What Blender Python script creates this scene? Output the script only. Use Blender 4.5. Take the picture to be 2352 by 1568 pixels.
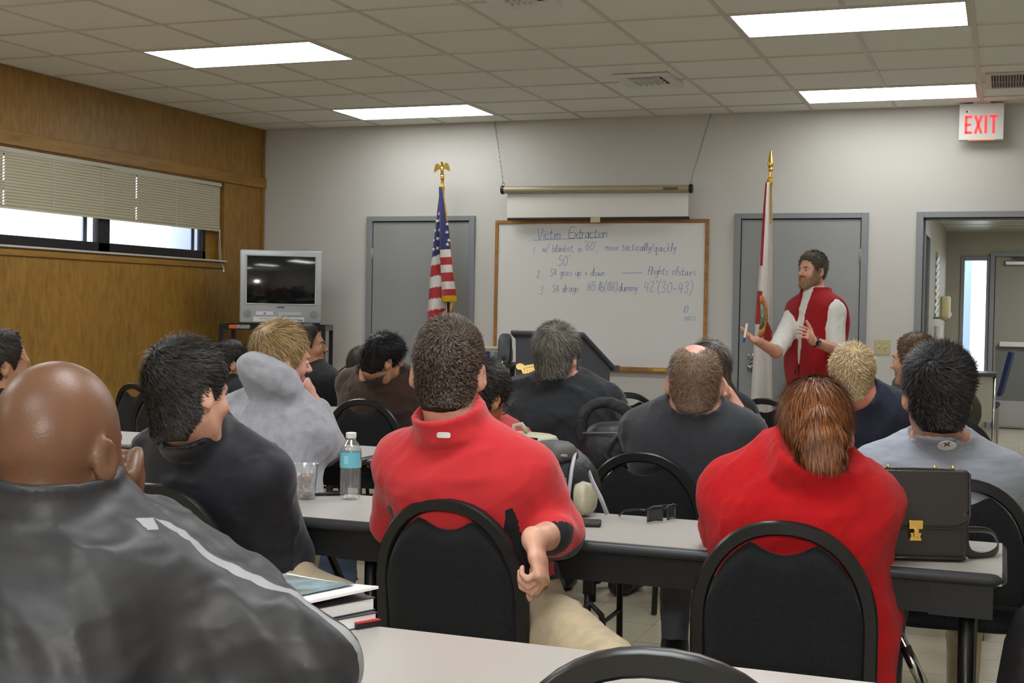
import bpy, bmesh, math, random
import numpy as np
from mathutils import Vector, Matrix, noise
random.seed(7)
for o in list(bpy.data.objects): bpy.data.objects.remove(o)
SC = bpy.context.scene
COL = SC.collection
PI = math.pi
# ---------------------------------------------------------------- camera
FPX = 3012.61
CAM = np.array([6.2217, -10.235, 1.3216])
CR = np.array([0.93624868, 0.35086709, 0.01818505])
CU = np.array([-0.02598568, 0.01753638, 0.99950849])
CF = np.array([-0.35037573, 0.93626106, -0.02553593])
cam = bpy.data.objects.new('camera', bpy.data.cameras.new('camera'))
COL.objects.link(cam)
cam.matrix_world = Matrix(((CR[0], CU[0], -CF[0], CAM[0]), (CR[1], CU[1], -CF[1], CAM[1]), (CR[2], CU[2], -CF[2], CAM[2]), (0, 0, 0, 1)))
cam.data.sensor_width = 36.0
cam.data.lens = 36.0*FPX/2352
cam.data.clip_start = 0.05
SC.camera = cam
def W(px, py, d):                       # the place in the room that is seen at a pixel, d metres down the view axis
    return CAM + d*(CF + CR*(px-1176)/FPX - CU*(py-784)/FPX)
# ---------------------------------------------------------------- world, light, exposure
wd = bpy.data.worlds.new('daylight'); SC.world = wd; wd.use_nodes = True
wd.node_tree.nodes['Background'].inputs[0].default_value = (0.86, 0.93, 1.0, 1)
wd.node_tree.nodes['Background'].inputs[1].default_value = 3.0
PANEL_L = 16.0
def lamp(name, kind, loc, power, size, color=(1, 1, 1)):
    l = bpy.data.lights.new(name, kind); l.energy = power; l.color = color
    l.shadow_soft_size = size
    o = bpy.data.objects.new(name, l); COL.objects.link(o); o.location = loc
    return o
lamp('camera_flash', 'POINT', (6.30, -10.28, 1.52), 78.0, 0.035, (1, 0.98, 0.95))
SC.view_settings.view_transform = 'Standard'
SC.view_settings.look = 'None'
SC.view_settings.exposure = 0.15
SC.view_settings.gamma = 1.0
SC.view_settings.use_curve_mapping = False
SC.cycles.max_bounces = 8
SC.cycles.diffuse_bounces = 4
SC.cycles.glossy_bounces = 3
SC.cycles.transmission_bounces = 8
SC.cycles.caustics_reflective = False
SC.cycles.caustics_refractive = False
# ---------------------------------------------------------------- materials
def lin(c):
    return tuple(((v/255)/12.92 if v/255 <= 0.04045 else ((v/255+0.055)/1.055)**2.4) for v in c) + (1,)
def mat(name, rgb, rough=0.5, metal=0.0, spec=0.5, var=0.0, vscale=8.0, bump=0.0, bscale=200.0, stretch=(1, 1, 1), emit=0.0, trans=0.0, ior=1.45, alpha=1.0, rand=0.0, sheen=0.0, rgb2=None, detail=3.0, sss=0.0):
    m = bpy.data.materials.new(name); m.use_nodes = True
    nt = m.node_tree; b = nt.nodes['Principled BSDF']
    c = lin(rgb)
    b.inputs['Base Color'].default_value = c
    b.inputs['Roughness'].default_value = rough
    b.inputs['Metallic'].default_value = metal
    b.inputs['Specular IOR Level'].default_value = spec
    b.inputs['IOR'].default_value = ior
    b.inputs['Transmission Weight'].default_value = trans
    if sheen: b.inputs['Sheen Weight'].default_value = sheen
    if emit:
        b.inputs['Emission Color'].default_value = c; b.inputs['Emission Strength'].default_value = emit
    if var or bump:
        tc = nt.nodes.new('ShaderNodeTexCoord'); mp = nt.nodes.new('ShaderNodeMapping')
        mp.inputs['Scale'].default_value = stretch
        nt.links.new(tc.outputs['Object'], mp.inputs[0])
    if var:
        n = nt.nodes.new('ShaderNodeTexNoise'); n.inputs['Scale'].default_value = vscale; n.inputs['Detail'].default_value = detail
        nt.links.new(mp.outputs[0], n.inputs['Vector'])
        r = nt.nodes.new('ShaderNodeValToRGB'); r.color_ramp.elements[0].position = 0.3; r.color_ramp.elements[1].position = 0.7
        c2 = lin(rgb2) if rgb2 else c
        r.color_ramp.elements[0].color = tuple(v*(1-var) for v in c[:3]) + (1,)
        r.color_ramp.elements[1].color = tuple(min(1, v*(1+var)) for v in c2[:3]) + (1,)
        nt.links.new(n.outputs['Fac'], r.inputs[0]); nt.links.new(r.outputs[0], b.inputs['Base Color'])
    if rand:
        g = nt.nodes.new('ShaderNodeNewGeometry'); r = nt.nodes.new('ShaderNodeValToRGB')
        r.color_ramp.elements[0].color = tuple(v*(1-rand) for v in c[:3]) + (1,)
        r.color_ramp.elements[1].color = tuple(min(1, v*(1+rand*1.3)) for v in (lin(rgb2) if rgb2 else c)[:3]) + (1,)
        nt.links.new(g.outputs['Random Per Island'], r.inputs[0]); nt.links.new(r.outputs[0], b.inputs['Base Color'])
    if bump:
        n = nt.nodes.new('ShaderNodeTexNoise'); n.inputs['Scale'].default_value = bscale; n.inputs['Detail'].default_value = 2.0
        nt.links.new(mp.outputs[0], n.inputs['Vector'])
        bp = nt.nodes.new('ShaderNodeBump'); bp.inputs['Strength'].default_value = bump; bp.inputs['Distance'].default_value = 0.01
        nt.links.new(n.outputs['Fac'], bp.inputs['Height']); nt.links.new(bp.outputs[0], b.inputs['Normal'])
    return m
def wood(name, rgb, rgb2, stretch, scale=3.0, rough=0.35, seam=None):
    m = mat(name, rgb, rough); nt = m.node_tree; b = nt.nodes['Principled BSDF']
    tc = nt.nodes.new('ShaderNodeTexCoord'); mp = nt.nodes.new('ShaderNodeMapping'); mp.inputs['Scale'].default_value = stretch
    nt.links.new(tc.outputs['Object'], mp.inputs[0])
    n = nt.nodes.new('ShaderNodeTexNoise'); n.inputs['Scale'].default_value = scale; n.inputs['Detail'].default_value = 8; n.inputs['Roughness'].default_value = 0.65; n.inputs['Distortion'].default_value = 0.6
    nt.links.new(mp.outputs[0], n.inputs['Vector'])
    r = nt.nodes.new('ShaderNodeValToRGB'); r.color_ramp.elements[0].position = 0.36; r.color_ramp.elements[1].position = 0.66
    r.color_ramp.elements[0].color = lin(rgb); r.color_ramp.elements[1].color = lin(rgb2)
    nt.links.new(n.outputs['Fac'], r.inputs[0])
    w = nt.nodes.new('ShaderNodeTexNoise'); w.inputs['Scale'].default_value = 0.9; w.inputs['Detail'].default_value = 2
    nt.links.new(tc.outputs['Object'], w.inputs['Vector'])
    mx = nt.nodes.new('ShaderNodeMix'); mx.data_type = 'RGBA'; mx.blend_type = 'OVERLAY'; mx.inputs[0].default_value = 0.35
    nt.links.new(r.outputs[0], mx.inputs[6]); nt.links.new(w.outputs['Fac'], mx.inputs[7]); nt.links.new(mx.outputs[2], b.inputs['Base Color'])
    return m
M = {}
M['wall'] = mat('painted_wall', (205, 203, 198), 0.6, var=0.02, vscale=2, bump=0.05, bscale=300)
M['greypaint'] = mat('grey_door_paint', (150, 152, 152), 0.4, var=0.03, vscale=3)
M['greyframe'] = mat('grey_frame_paint', (138, 142, 146), 0.4)
M['gap'] = mat('dark_gap', (40, 40, 42), 0.8)
M['hall'] = mat('hall_paint', (166, 162, 146), 0.5)
M['tile'] = mat('ceiling_tile', (240, 241, 236), 0.9, var=0.04, vscale=180, bump=0.35, bscale=260, detail=1)
M['tbar'] = mat('ceiling_tbar', (206, 202, 190), 0.5)
M['floor'] = mat('floor_vinyl', (176, 166, 144), 0.22, var=0.10, vscale=5, detail=8)
M['veneer'] = wood('wood_veneer', (126, 90, 35), (152, 114, 47), (1, 3, 0.9), 7.0, 0.38)
M['woodtrim'] = wood('wood_trim', (128, 91, 36), (154, 115, 48), (1, 0.6, 6), 5.0, 0.4)
M['oak'] = wood('oak_frame', (146, 100, 52), (178, 128, 72), (1, 3, 3), 6.0, 0.4)
M['bronze'] = mat('bronze_aluminium', (52, 50, 50), 0.35, 0.6)
M['sill'] = mat('sill_stone', (190, 186, 176), 0.4, var=0.05, vscale=20)
M['white'] = mat('white_plastic', (225, 224, 220), 0.4)
M['board'] = mat('whiteboard_enamel', (222, 222, 220), 0.18)
M['ink'] = mat('blue_marker_ink', (134, 156, 198), 0.6)
M['screenfab'] = mat('screen_fabric', (228, 226, 220), 0.8)
M['case'] = mat('screen_case', (168, 158, 134), 0.35, 0.2)
M['black'] = mat('black_plastic', (26, 26, 27), 0.4)
M['blackmetal'] = mat('black_metal', (24, 24, 25), 0.3, 0.3)
M['chrome'] = mat('chrome', (200, 200, 202), 0.18, 1.0)
M['steel'] = mat('steel', (160, 160, 158), 0.3, 1.0)
M['gold'] = mat('gold_metal', (244, 204, 112), 0.26, 1.0)
M['fabric'] = mat('chair_fabric', (30, 31, 34), 0.95, spec=0.15, var=0.18, vscale=120, bump=0.25, bscale=500, sheen=0.1)
M['chairframe'] = mat('chair_frame', (28, 28, 28), 0.32, 0.0, spec=0.5)
M['laminate'] = mat('table_laminate', (168, 164, 158), 0.35, var=0.03, vscale=120, bump=0.02)
M['edge'] = mat('table_edge_rubber', (50, 51, 56), 0.35)
M['apron'] = mat('table_apron', (24, 24, 26), 0.45)
M['red'] = mat('red', (170, 30, 34), 0.6)
M['almond'] = mat('almond_plastic', (196, 184, 140), 0.35)
M['glass'] = mat('window_glass', (255, 255, 255), 0.0, trans=1.0, ior=1.02)
def emission(name, rgb, s):
    m = mat(name, rgb, 0.5, emit=s); return m
M['panel'] = emission('light_diffuser', (246, 250, 252), PANEL_L); M['panel_dimmed'] = emission('light_diffuser_dimmed', (248, 250, 248), PANEL_L*0.42)  # second diffuser is weakened to keep the nearby front wall from over-brightening
M['exitred'] = emission('exit_letters', (255, 60, 62), 1.0)
# ---------------------------------------------------------------- mesh builder
def rotz(a): return np.array([[math.cos(a), -math.sin(a), 0], [math.sin(a), math.cos(a), 0], [0, 0, 1.]])
def rotx(a): return np.array([[1., 0, 0], [0, math.cos(a), -math.sin(a)], [0, math.sin(a), math.cos(a)]])
def roty(a): return np.array([[math.cos(a), 0, math.sin(a)], [0, 1., 0], [-math.sin(a), 0, math.cos(a)]])
class MB:
    def __init__(s): s.v = []; s.f = []; s.m = []; s.X = np.eye(3); s.T = np.zeros(3)
    def at(s, T=(0, 0, 0), X=None):
        s.T = np.array(T, float); s.X = np.eye(3) if X is None else X; return s
    def add(s, V, F, m=0):
        b = len(s.v)
        for p in V: s.v.append(tuple(s.X @ np.array(p, float) + s.T))
        for f in F: s.f.append([i+b for i in f]); s.m.append(m)
        return s
    def box(s, lo, hi, m=0):
        x0, y0, z0 = lo; x1, y1, z1 = hi
        return s.add([(x0, y0, z0), (x1, y0, z0), (x1, y1, z0), (x0, y1, z0), (x0, y0, z1), (x1, y0, z1), (x1, y1, z1), (x0, y1, z1)],
                     [(3, 2, 1, 0), (4, 5, 6, 7), (0, 1, 5, 4), (1, 2, 6, 5), (2, 3, 7, 6), (3, 0, 4, 7)], m)
    def rbox(s, lo, hi, r, m=0, n=3):                                  # box with rounded edges
        bm = bmesh.new(); bmesh.ops.create_cube(bm, size=1)
        for v in bm.verts: v.co = Vector([lo[i]+(v.co[i]+.5)*(hi[i]-lo[i]) for i in range(3)])
        bmesh.ops.bevel(bm, geom=list(bm.edges), offset=r, segments=n, profile=0.5, affect='EDGES')
        s.bm(bm, m); return s
    def bm(s, bm, m=0):
        bm.verts.index_update()
        s.add([v.co for v in bm.verts], [[v.index for v in f.verts] for f in bm.faces], m); bm.free()
    def tube(s, path, r, n=10, m=0, caps=True, flat=None):             # swept ring; r a number or list; flat = (scale_a, scale_b)
        P = [np.array(p, float) for p in path]; k = len(P); R = r if hasattr(r, '__len__') else [r]*k
        V = []; F = []; up = None
        for i in range(k):
            t = P[min(i+1, k-1)]-P[max(i-1, 0)]; t = t/(np.linalg.norm(t)+1e-9)
            if up is None:
                a = np.array([0, 0, 1.]) if abs(t[2]) < .9 else np.array([0, 1., 0])
            else: a = up
            u = a - t*(a@t); u /= np.linalg.norm(u)+1e-9; w = np.cross(t, u); up = u
            fa, fb = flat or (1, 1)
            for j in range(n):
                q = 2*PI*j/n; V.append(P[i] + R[i]*(u*math.cos(q)*fa + w*math.sin(q)*fb))
        for i in range(k-1):
            for j in range(n): F.append((i*n+j, i*n+(j+1) % n, (i+1)*n+(j+1) % n, (i+1)*n+j))
        if caps: F.append(list(range(n))[::-1]); F.append([(k-1)*n+j for j in range(n)])
        return s.add(V, F, m)
    def lathe(s, prof, n=24, m=0):                                     # prof: list of (radius, z)
        V = []; F = []; k = len(prof)
        for r, z in prof:
            for j in range(n): V.append((max(r, 1e-4)*math.cos(2*PI*j/n), max(r, 1e-4)*math.sin(2*PI*j/n), z))
        for i in range(k-1):
            for j in range(n): F.append((i*n+j, i*n+(j+1) % n, (i+1)*n+(j+1) % n, (i+1)*n+j))
        F.append(list(range(n))[::-1]); F.append([(k-1)*n+j for j in range(n)])
        return s.add(V, F, m)
    def prism(s, poly, y0, y1, m=0):                                   # polygon in x,z pushed along y
        n = len(poly); V = [(x, y0, z) for x, z in poly]+[(x, y1, z) for x, z in poly]
        F = [list(range(n)), list(range(2*n-1, n-1, -1))]+[(i, i+n, (i+1) % n+n, (i+1) % n) for i in range(n)]
        return s.add(V, F, m)
    def ball(s, c, r, m=0, n=16, k=10):
        r = np.array(r if hasattr(r, '__len__') else (r, r, r), float); V = []; F = []
        for i in range(k+1):
            a = PI*i/k
            for j in range(n): V.append(np.array(c)+r*np.array([math.sin(a)*math.cos(2*PI*j/n), math.sin(a)*math.sin(2*PI*j/n), math.cos(a)]))
        for i in range(k):
            for j in range(n): F.append(((i+1)*n+j, (i+1)*n+(j+1) % n, i*n+(j+1) % n, i*n+j))
        return s.add(V, F, m)
    def sheet(s, fn, nu, nv, m=0, thick=0.0, mfn=None):                # fn(u,v)->point; a closed thin sheet when thick
        V = [np.array(fn(i/nu, j/nv), float) for j in range(nv+1) for i in range(nu+1)]
        F = []; ms = []
        for j in range(nv):
            for i in range(nu):
                a = j*(nu+1)+i; F.append((a, a+1, a+nu+2, a+nu+1)); ms.append(mfn((i+.5)/nu, (j+.5)/nv) if mfn else m)
        b = len(s.v); s.add(V, F); s.m[-len(F):] = ms
        return s
def setprops(o, label=None, cat=None, group=None, kind=None):
    if label: o['label'] = label
    if cat: o['category'] = cat
    if group: o['group'] = group
    if kind: o['kind'] = kind
    return o
def build(name, mb, mats, parent=None, smooth=False, bevel=0.0, label=None, cat=None, group=None, kind=None, loc=None, rz=0.0, solid=0.0, sub=0):
    me = bpy.data.meshes.new(name)
    me.from_pydata([tuple(v) for v in mb.v], [], mb.f)
    if not isinstance(mats, (list, tuple)): mats = [mats]
    for x in mats: me.materials.append(M[x] if isinstance(x, str) else x)
    if len(mats) > 1: me.polygons.foreach_set('material_index', mb.m)
    if smooth: me.polygons.foreach_set('use_smooth', [True]*len(me.polygons))
    me.update()
    o = bpy.data.objects.new(name, me); COL.objects.link(o)
    if parent is not None: o.parent = parent
    if loc is not None: o.location = loc
    o.rotation_euler = (0, 0, rz)
    if solid:
        md = o.modifiers.new('solid', 'SOLIDIFY'); md.thickness = solid; md.offset = 0
    if sub:
        md = o.modifiers.new('sub', 'SUBSURF'); md.levels = sub; md.render_levels = sub
    if bevel:
        md = o.modifiers.new('bevel', 'BEVEL'); md.width = bevel; md.segments = 2; md.limit_method = 'ANGLE'
    if smooth == 'auto':
        try:
            me.polygons.foreach_set('use_smooth', [True]*len(me.polygons)); me.set_sharp_from_angle(angle=math.radians(40))
        except Exception: pass
    return setprops(o, label, cat, group, kind)
def thing(name, label, cat, loc=(0, 0, 0), rz=0.0, group=None):
    o = bpy.data.objects.new(name, None); COL.objects.link(o)
    o.location = loc; o.rotation_euler = (0, 0, rz); o.empty_display_size = 0.1
    return setprops(o, label, cat, group)
def dup(root, loc, rz, label, group=None, scale=1.0):
    r = root.copy(); COL.objects.link(r); r.location = loc; r.rotation_euler = (0, 0, rz); r.scale = (scale,)*3
    r['label'] = label
    if group: r['group'] = group
    for ch in list(root.children):
        c = ch.copy(); COL.objects.link(c); c.parent = r
        for g in list(ch.children):
            d = g.copy(); COL.objects.link(d); d.parent = c
    return r
def struct(name, mb, mats, **k): return build(name, mb, mats, kind='structure', **k)
# ================================================================ ROOM
H = 2.873
XR, YB = 8.9, -12.6
# tile joints of the vinyl floor
j = MB().box((-0.2, YB-0.1, -0.1), (XR+0.1, 7.2, 0.0), 0)
for i in range(0, 33):
    x = i*0.3048
    if x < XR: j.box((x-0.0015, YB, -0.01), (x+0.0015, 7.0, 0.0006), 1)
for i in range(-41, 23):
    y = i*0.3048
    j.box((0, y-0.0015, -0.01), (XR, y+0.0015, 0.0006), 1)
M['joint'] = mat('floor_joint', (140, 132, 112), 0.5)
struct('floor', j, ['floor', 'joint'])
# front wall with the open doorway
DX0, DX1, DZ = 5.647, 6.57, 2.048
w = MB().box((-0.2, 0, 0), (DX0, 0.12, H+0.05)).box((DX0, 0, DZ), (DX1, 0.12, H+0.05)).box((DX1, 0, 0), (XR+0.1, 0.12, H+0.05))
struct('wall_front', w, 'wall')
struct('wall_back', MB().box((-0.2, YB-0.1, 0), (XR+0.1, YB, H+0.05)), 'wall')
struct('wall_right', MB().box((XR, YB, 0), (XR+0.1, 0, H+0.05)), 'wall')
# left wall, wood veneer, with a strip window
WY0, WY1, WZ0, WZ1 = -4.70, -0.645, 1.668, 2.336
w = MB().box((-0.2, YB, 0), (0, WY0, H+0.05)).box((-0.2, WY1, 0), (0, 0.0, H+0.05)).box((-0.2, WY0, 0), (0, WY1, WZ0)).box((-0.2, WY0, WZ1), (0, WY1, H+0.05))
struct('wall_left', w, 'veneer')
# wood band, apron, casing of the window and the panel battens
struct('trim_1', MB().box((0, YB, 2.345), (0.022, -0.001, 2.44)), 'woodtrim', bevel=0.003)
struct('trim_2', MB().box((0, WY0-0.06, 1.612), (0.016, WY1+0.012, 1.652)), 'woodtrim', bevel=0.003)
t = MB()
for y in (-0.03, ): t.box((0, y-0.018, 2.44), (0.012, y+0.018, H)).box((0, y-0.018, 0), (0.012, y+0.018, 2.345))
struct('trim_3', t, 'woodtrim')
t = MB()
for y in (-0.485, -1.705, -2.925, -4.145, -5.365):
    t.box((0, y-0.002, 2.44), (0.0012, y+0.002, H)).box((0, y-0.002, 0.0), (0.0012, y+0.002, 1.6))
M['seam'] = mat('veneer_seam', (150, 104, 48), 0.5)
struct('trim_4', t, 'seam')
# ceiling: tiles sunk between the t-bars
GX, GY, S = 1.1567, -0.3666, 0.6096
c = MB().box((-0.1, YB, H), (XR, 0.12, H+0.05), 0)
for i in range(-2, 14):
    x = GX+S*i
    if 0 < x < XR: c.box((x-0.012, YB, H-0.006), (x+0.012, 0, H+0.01), 1)
for k in range(-1, 21):
    y = GY-S*k
    if y < 0: c.box((0, y-0.012, H-0.0055), (XR, y+0.012, H+0.01), 1)
c.box((0, -0.02, H-0.0056), (XR, 0, H+0.01), 1).box((0, YB, H-0.0056), (0.02, 0, H+0.01), 1)
struct('ceiling', c, ['tile', 'tbar'])
# ---- ceiling light panels
def light_panel(i, k, label, proto={}):
    dimmed = k == 0; pk = 'dimmed' if dimmed else 'new'
    x0 = GX+S*i; y1 = GY-S*k; loc = (x0+S, y1-S/2, H)
    if pk in proto: return dup(proto[pk], loc, 0, label)
    t = thing('ceiling_light', label, 'light', loc, 0, 'ceiling light panels')
    a, b, q = S-0.012, S/2-0.012, 0.018
    f = MB()
    f.box((-a, -b, -0.008), (a, -b+q, 0.004)).box((-a, b-q, -0.008), (a, b, 0.004)).box((-a, -b+q, -0.008), (-a+q, b-q, 0.004)).box((a-q, -b+q, -0.008), (a, b-q, 0.004))
    build('frame', f, 'tbar', t)
    build('diffuser', MB().box((-a+q, -b+q, -0.006), (a-q, b-q, 0.003)), 'panel_dimmed' if dimmed else 'panel', t)
    proto[pk] = t; return t
light_panel(0, 0, 'fluorescent ceiling panel nearest the front wall on the window side')
light_panel(0, 4, 'fluorescent ceiling panel farther from the front wall on the wood wall side')
light_panel(6, 0, 'fluorescent ceiling panel just in front of the exit sign')
light_panel(6, 4, 'large bright ceiling panel nearest the viewer above the standing man')
for n, (i, k) in enumerate(((0, 8), (6, 8), (0, 12), (6, 12), (0, 16), (6, 16))):
    light_panel(i, k, 'fluorescent ceiling panel overhead behind the pictured rows, number %s along the ceiling' % ('one', 'two', 'three', 'four', 'five', 'six')[n])
# ---- vents
def diffuser(x0, x1, y0, y1, label):
    t = thing('ceiling_vent', label, 'vent', ((x0+x1)/2, (y0+y1)/2, H), 0, 'ceiling air vents')
    a, b = (x1-x0)/2, (y1-y0)/2
    f = MB()
    def ring(a0, b0, z0, a1, b1, z1):
        V = [(-a0, -b0, z0), (a0, -b0, z0), (a0, b0, z0), (-a0, b0, z0), (-a1, -b1, z1), (a1, -b1, z1), (a1, b1, z1), (-a1, b1, z1)]
        f.add(V, [(i, (i+1) % 4, (i+1) % 4+4, i+4) for i in range(4)])
    ring(a, b, -0.004, a, b, -0.028); ring(a, b, -0.028, a-0.07, b-0.07, -0.012)
    build('frame', f, 'white', t, solid=0.003)
    build('backing', MB().box((-a+0.07, -b+0.07, -0.01), (a-0.07, b-0.07, -0.004)), 'gap', t)
    s_ = MB()
    for q in range(4):
        s_.box((-a+0.09+q*(2*a-0.2)/4, -b+0.075, -0.03), (-a+0.096+q*(2*a-0.2)/4, b-0.075, -0.01))
    for q in range(3):
        s_.box((-a+0.08, -b+0.11+q*(2*b-0.2)/3, -0.032), (a-0.08, -b+0.116+q*(2*b-0.2)/3, -0.012))
    build('louvres', s_, 'white', t)
diffuser(3.77, 4.14, -1.88, -1.43, 'square white air diffuser in the ceiling above the projection screen')
diffuser(3.77, 4.10, -4.32, -3.93, 'white air diffuser cut off at the top edge of the picture')
t = thing('ceiling_grille', 'grey slatted return air grille in the ceiling beside the exit sign', 'vent', (6.37, -1.04, H))
f = MB()
for a in ((-0.3, -0.28, -0.262, 0.28), (0.262, -0.28, 0.3, 0.28), (-0.262, -0.28, 0.262, -0.25), (-0.262, 0.25, 0.262, 0.28)): f.box((a[0], a[1], -0.014), (a[2], a[3], -0.002))
build('frame', f, 'tbar', t)
f = MB()
for q in range(30): f.at((-0.25+q*0.0172, 0, -0.008), roty(0.7)).box((-0.007, -0.25, -0.001), (0.007, 0.25, 0.001))
M['grille'] = mat('grille_grey', (120, 118, 112), 0.5)
build('slats', f, 'grille', t); build('backing', MB().box((-0.262, -0.25, -0.004), (0.262, 0.25, -0.002)), 'gap', t)
# ---- doors on the front wall
def door(name, x0, x1, hinge_left, hardware):
    fw = 0.05
    root = struct(name, MB().box((x0+fw+0.006, -0.012, 0.01), (x1-fw-0.006, 0.0, DZ-0.008)), 'greypaint', bevel=0.002)
    g = MB().box((x0+fw-0.001, -0.006, 0), (x1-fw+0.001, -0.001, DZ))  # dark sheet stands in for the shade in the gap round the slab
    build('door_gap_shade', g, 'gap', root)
    f = MB().box((x0, -0.03, 0), (x0+fw, 0.0, 2.09)).box((x1-fw, -0.03, 0), (x1, 0.0, 2.09)).box((x0+fw, -0.03, DZ), (x1-fw, 0.0, 2.09))
    build('door_frame', f, 'greyframe', root, bevel=0.003)
    xh = x0+fw+0.003 if hinge_left else x1-fw-0.003
    for z in (0.28, 1.02, 1.76):
        h = MB().tube([(xh, -0.02, z-0.055), (xh, -0.02, z+0.055)], 0.008, 8)
        build('hinge', h, 'greypaint', root, smooth=True)
    return root
door('door_1', 1.04, 2.047, True, False)
d2 = door('door_2', 4.237, 5.25, False, True)
k = MB().at((4.394, -0.012, 0.894), rotx(PI/2)).lathe([(0.033, 0), (0.033, 0.006), (0.014, 0.012), (0.013, 0.035), (0.026, 0.042), (0.029, 0.055), (0.022, 0.068), (0.0, 0.07)])
build('door_knob', k, 'steel', d2, smooth=True)
k = MB().at((4.388, -0.012, 0.975), rotx(PI/2)).lathe([(0.026, 0), (0.026, 0.008), (0.018, 0.014), (0.017, 0.02), (0, 0.02)])
build('deadbolt', k, 'steel', d2, smooth='auto')
f = MB().box((5.597, -0.03, 0), (DX0, 0.13, 2.092)).box((DX1, -0.03, 0), (DX1+0.05, 0.13, 2.092)).box((DX0, -0.03, DZ), (DX1, 0.13, 2.092))
f.box((DX0, 0.05, 0), (DX0+0.016, 0.085, DZ)).box((DX0, 0.05, DZ-0.016), (DX1, 0.085, DZ))
struct('trim_5', f, 'greyframe', bevel=0.003)
# ---- hallway beyond
HZ = 2.32
HX, HY = 5.57, 6.4
struct('wall_hallway_side', MB().box((HX-0.1, 0.12, 0), (HX, HY, HZ)), 'hall')
struct('wall_hallway_far_side', MB().box((8.2, 0.12, 0), (8.3, HY, HZ)), 'hall')
SX0, SX1 = 5.76, 6.03
SZ0, SZ1 = 0.62, 2.0
w = MB().box((HX, HY, 0), (SX0, HY+0.1, HZ)).box((SX1, HY, 0), (8.3, HY+0.1, HZ)).box((SX0, HY, 0), (SX1, HY+0.1, SZ0)).box((SX0, HY, SZ1), (SX1, HY+0.1, HZ))
struct('wall_hallway_end', w, 'hall')
M['hallceil'] = mat('hall_ceiling', (186, 182, 168), 0.35, var=0.03)
c = MB().box((HX-0.1, 0.12, HZ), (8.3, HY+0.1, HZ+0.05), 0)
for k in range(1, 10): c.box((HX, k*S, HZ-0.004), (8.2, k*S+0.02, HZ+0.01), 1)
struct('ceiling_hallway', c, ['hallceil', 'tbar'])
f = MB()
f.box((SX0-0.03, HY-0.02, SZ0-0.05), (SX0+0.012, HY+0.06, SZ1+0.04)).box((SX1-0.012, HY-0.02, SZ0-0.05), (SX1+0.03, HY+0.06, SZ1+0.04)).box((SX0, HY-0.02, SZ1-0.012), (SX1, HY+0.06, SZ1+0.04)).box((SX0, HY-0.02, SZ0-0.05), (SX1, HY+0.06, SZ0+0.012))
w2 = struct('window_2', f, 'greyframe', bevel=0.003)
build('pane', MB().box((SX0+0.01, HY+0.02, SZ0), (SX1-0.01, HY+0.026, SZ1)), 'glass', w2)
M['bluepost'] = mat('pale_blue_post', (176, 204, 232), 0.6)
setprops(build('outside_post', MB().box((5.30, HY+0.9, 0), (5.83, HY+1.2, 2.6)), 'bluepost'), 'pale blue porch post seen through the narrow hallway window', 'post')
d3 = struct('door_3', MB().box((6.12, HY-0.035, 0.01), (7.05, HY-0.005, 2.03)), mat('hall_door', (150, 147, 136), 0.45), bevel=0.002)
build('door_frame', MB().box((6.06, HY-0.05, 0), (6.11, HY, 2.08)).box((7.06, HY-0.05, 0), (7.11, HY, 2.08)).box((6.11, HY-0.05, 2.035), (7.06, HY, 2.08)), 'greyframe', d3, bevel=0.003)
build('kick_plate', MB().box((6.14, HY-0.038, 0.03), (7.03, HY-0.034, 0.33)), 'steel', d3)
build('lower_panel', MB().box((6.14, HY-0.0375, 0.33), (7.03, HY-0.034, 0.98)), mat('lower_grey', (112, 114, 112), 0.5), d3)
build('push_bar', MB().rbox((6.18, HY-0.11, 0.97), (7.0, HY-0.036, 1.03), 0.012), 'white', d3)
cl = MB().rbox((6.22, HY-0.09, 1.93), (6.5, HY-0.036, 1.985), 0.01).tube([(6.42, HY-0.1, 1.99), (6.62, HY-0.28, 2.0), (6.3, HY-0.06, 2.02)], 0.01, 8)
build('door_closer', cl, 'steel', d3)
# dark door edge and file rack on the hallway side wall
t = struct('door_4', MB().box((HX, 1.05, 0.01), (HX+0.012, 1.95, 2.0)), 'gap')
build('door_frame', MB().box((HX, 1.0, 0), (HX+0.03, 1.05, 2.05)).box((HX, 1.95, 0), (HX+0.03, 2.0, 2.05)).box((HX, 1.05, 2.0), (HX+0.03, 1.95, 2.05)), 'greyframe', t)
t = thing('file_rack', 'wall file rack with stacked pockets inside the hallway', 'rack', (HX, 3.7, 1.3))
build('frame', MB().box((0, -0.16, -0.02), (0.006, 0.16, 0.66)), 'steel', t)
for q in range(9): build('pocket', MB().at((0, 0, q*0.07), roty(0.35)).box((0.004, -0.15, 0), (0.012, 0.15, 0.06)), 'white', t)
t = thing('paper_roll', 'white paper tube on a hook on the hallway wall below the file rack', 'roll', (HX, 3.45, 0.8))
build('roll', MB().tube([(0.05, 0, 0.0), (0.05, 0, 0.42)], 0.04, 16), 'white', t, smooth='auto'); build('hook', MB().tube([(0.0, 0, 0.5), (0.06, 0, 0.5), (0.11, 0, 0.48), (0.13, 0, 0.51)], 0.012, 8), 'steel', t, smooth=True)
t = thing('soap_dispenser', 'almond coloured dispenser mounted on the hallway side wall', 'dispenser', (HX, 5.0, 1.42))
build('body', MB().rbox((0, -0.09, -0.13), (0.1, 0.09, 0.12), 0.025), 'almond', t, smooth='auto'); build('push_lever', MB().box((0.1, -0.04, -0.1), (0.112, 0.04, -0.06)), 'white', t)
t = thing('hall_cabinet', 'beige cabinet with a dark top standing inside the doorway', 'cabinet', (6.05, 1.62, 0))
build('body', MB().box((-0.22, -0.2, 0.44), (0.1, 0.2, 0.82)), 'hall', t)
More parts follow.
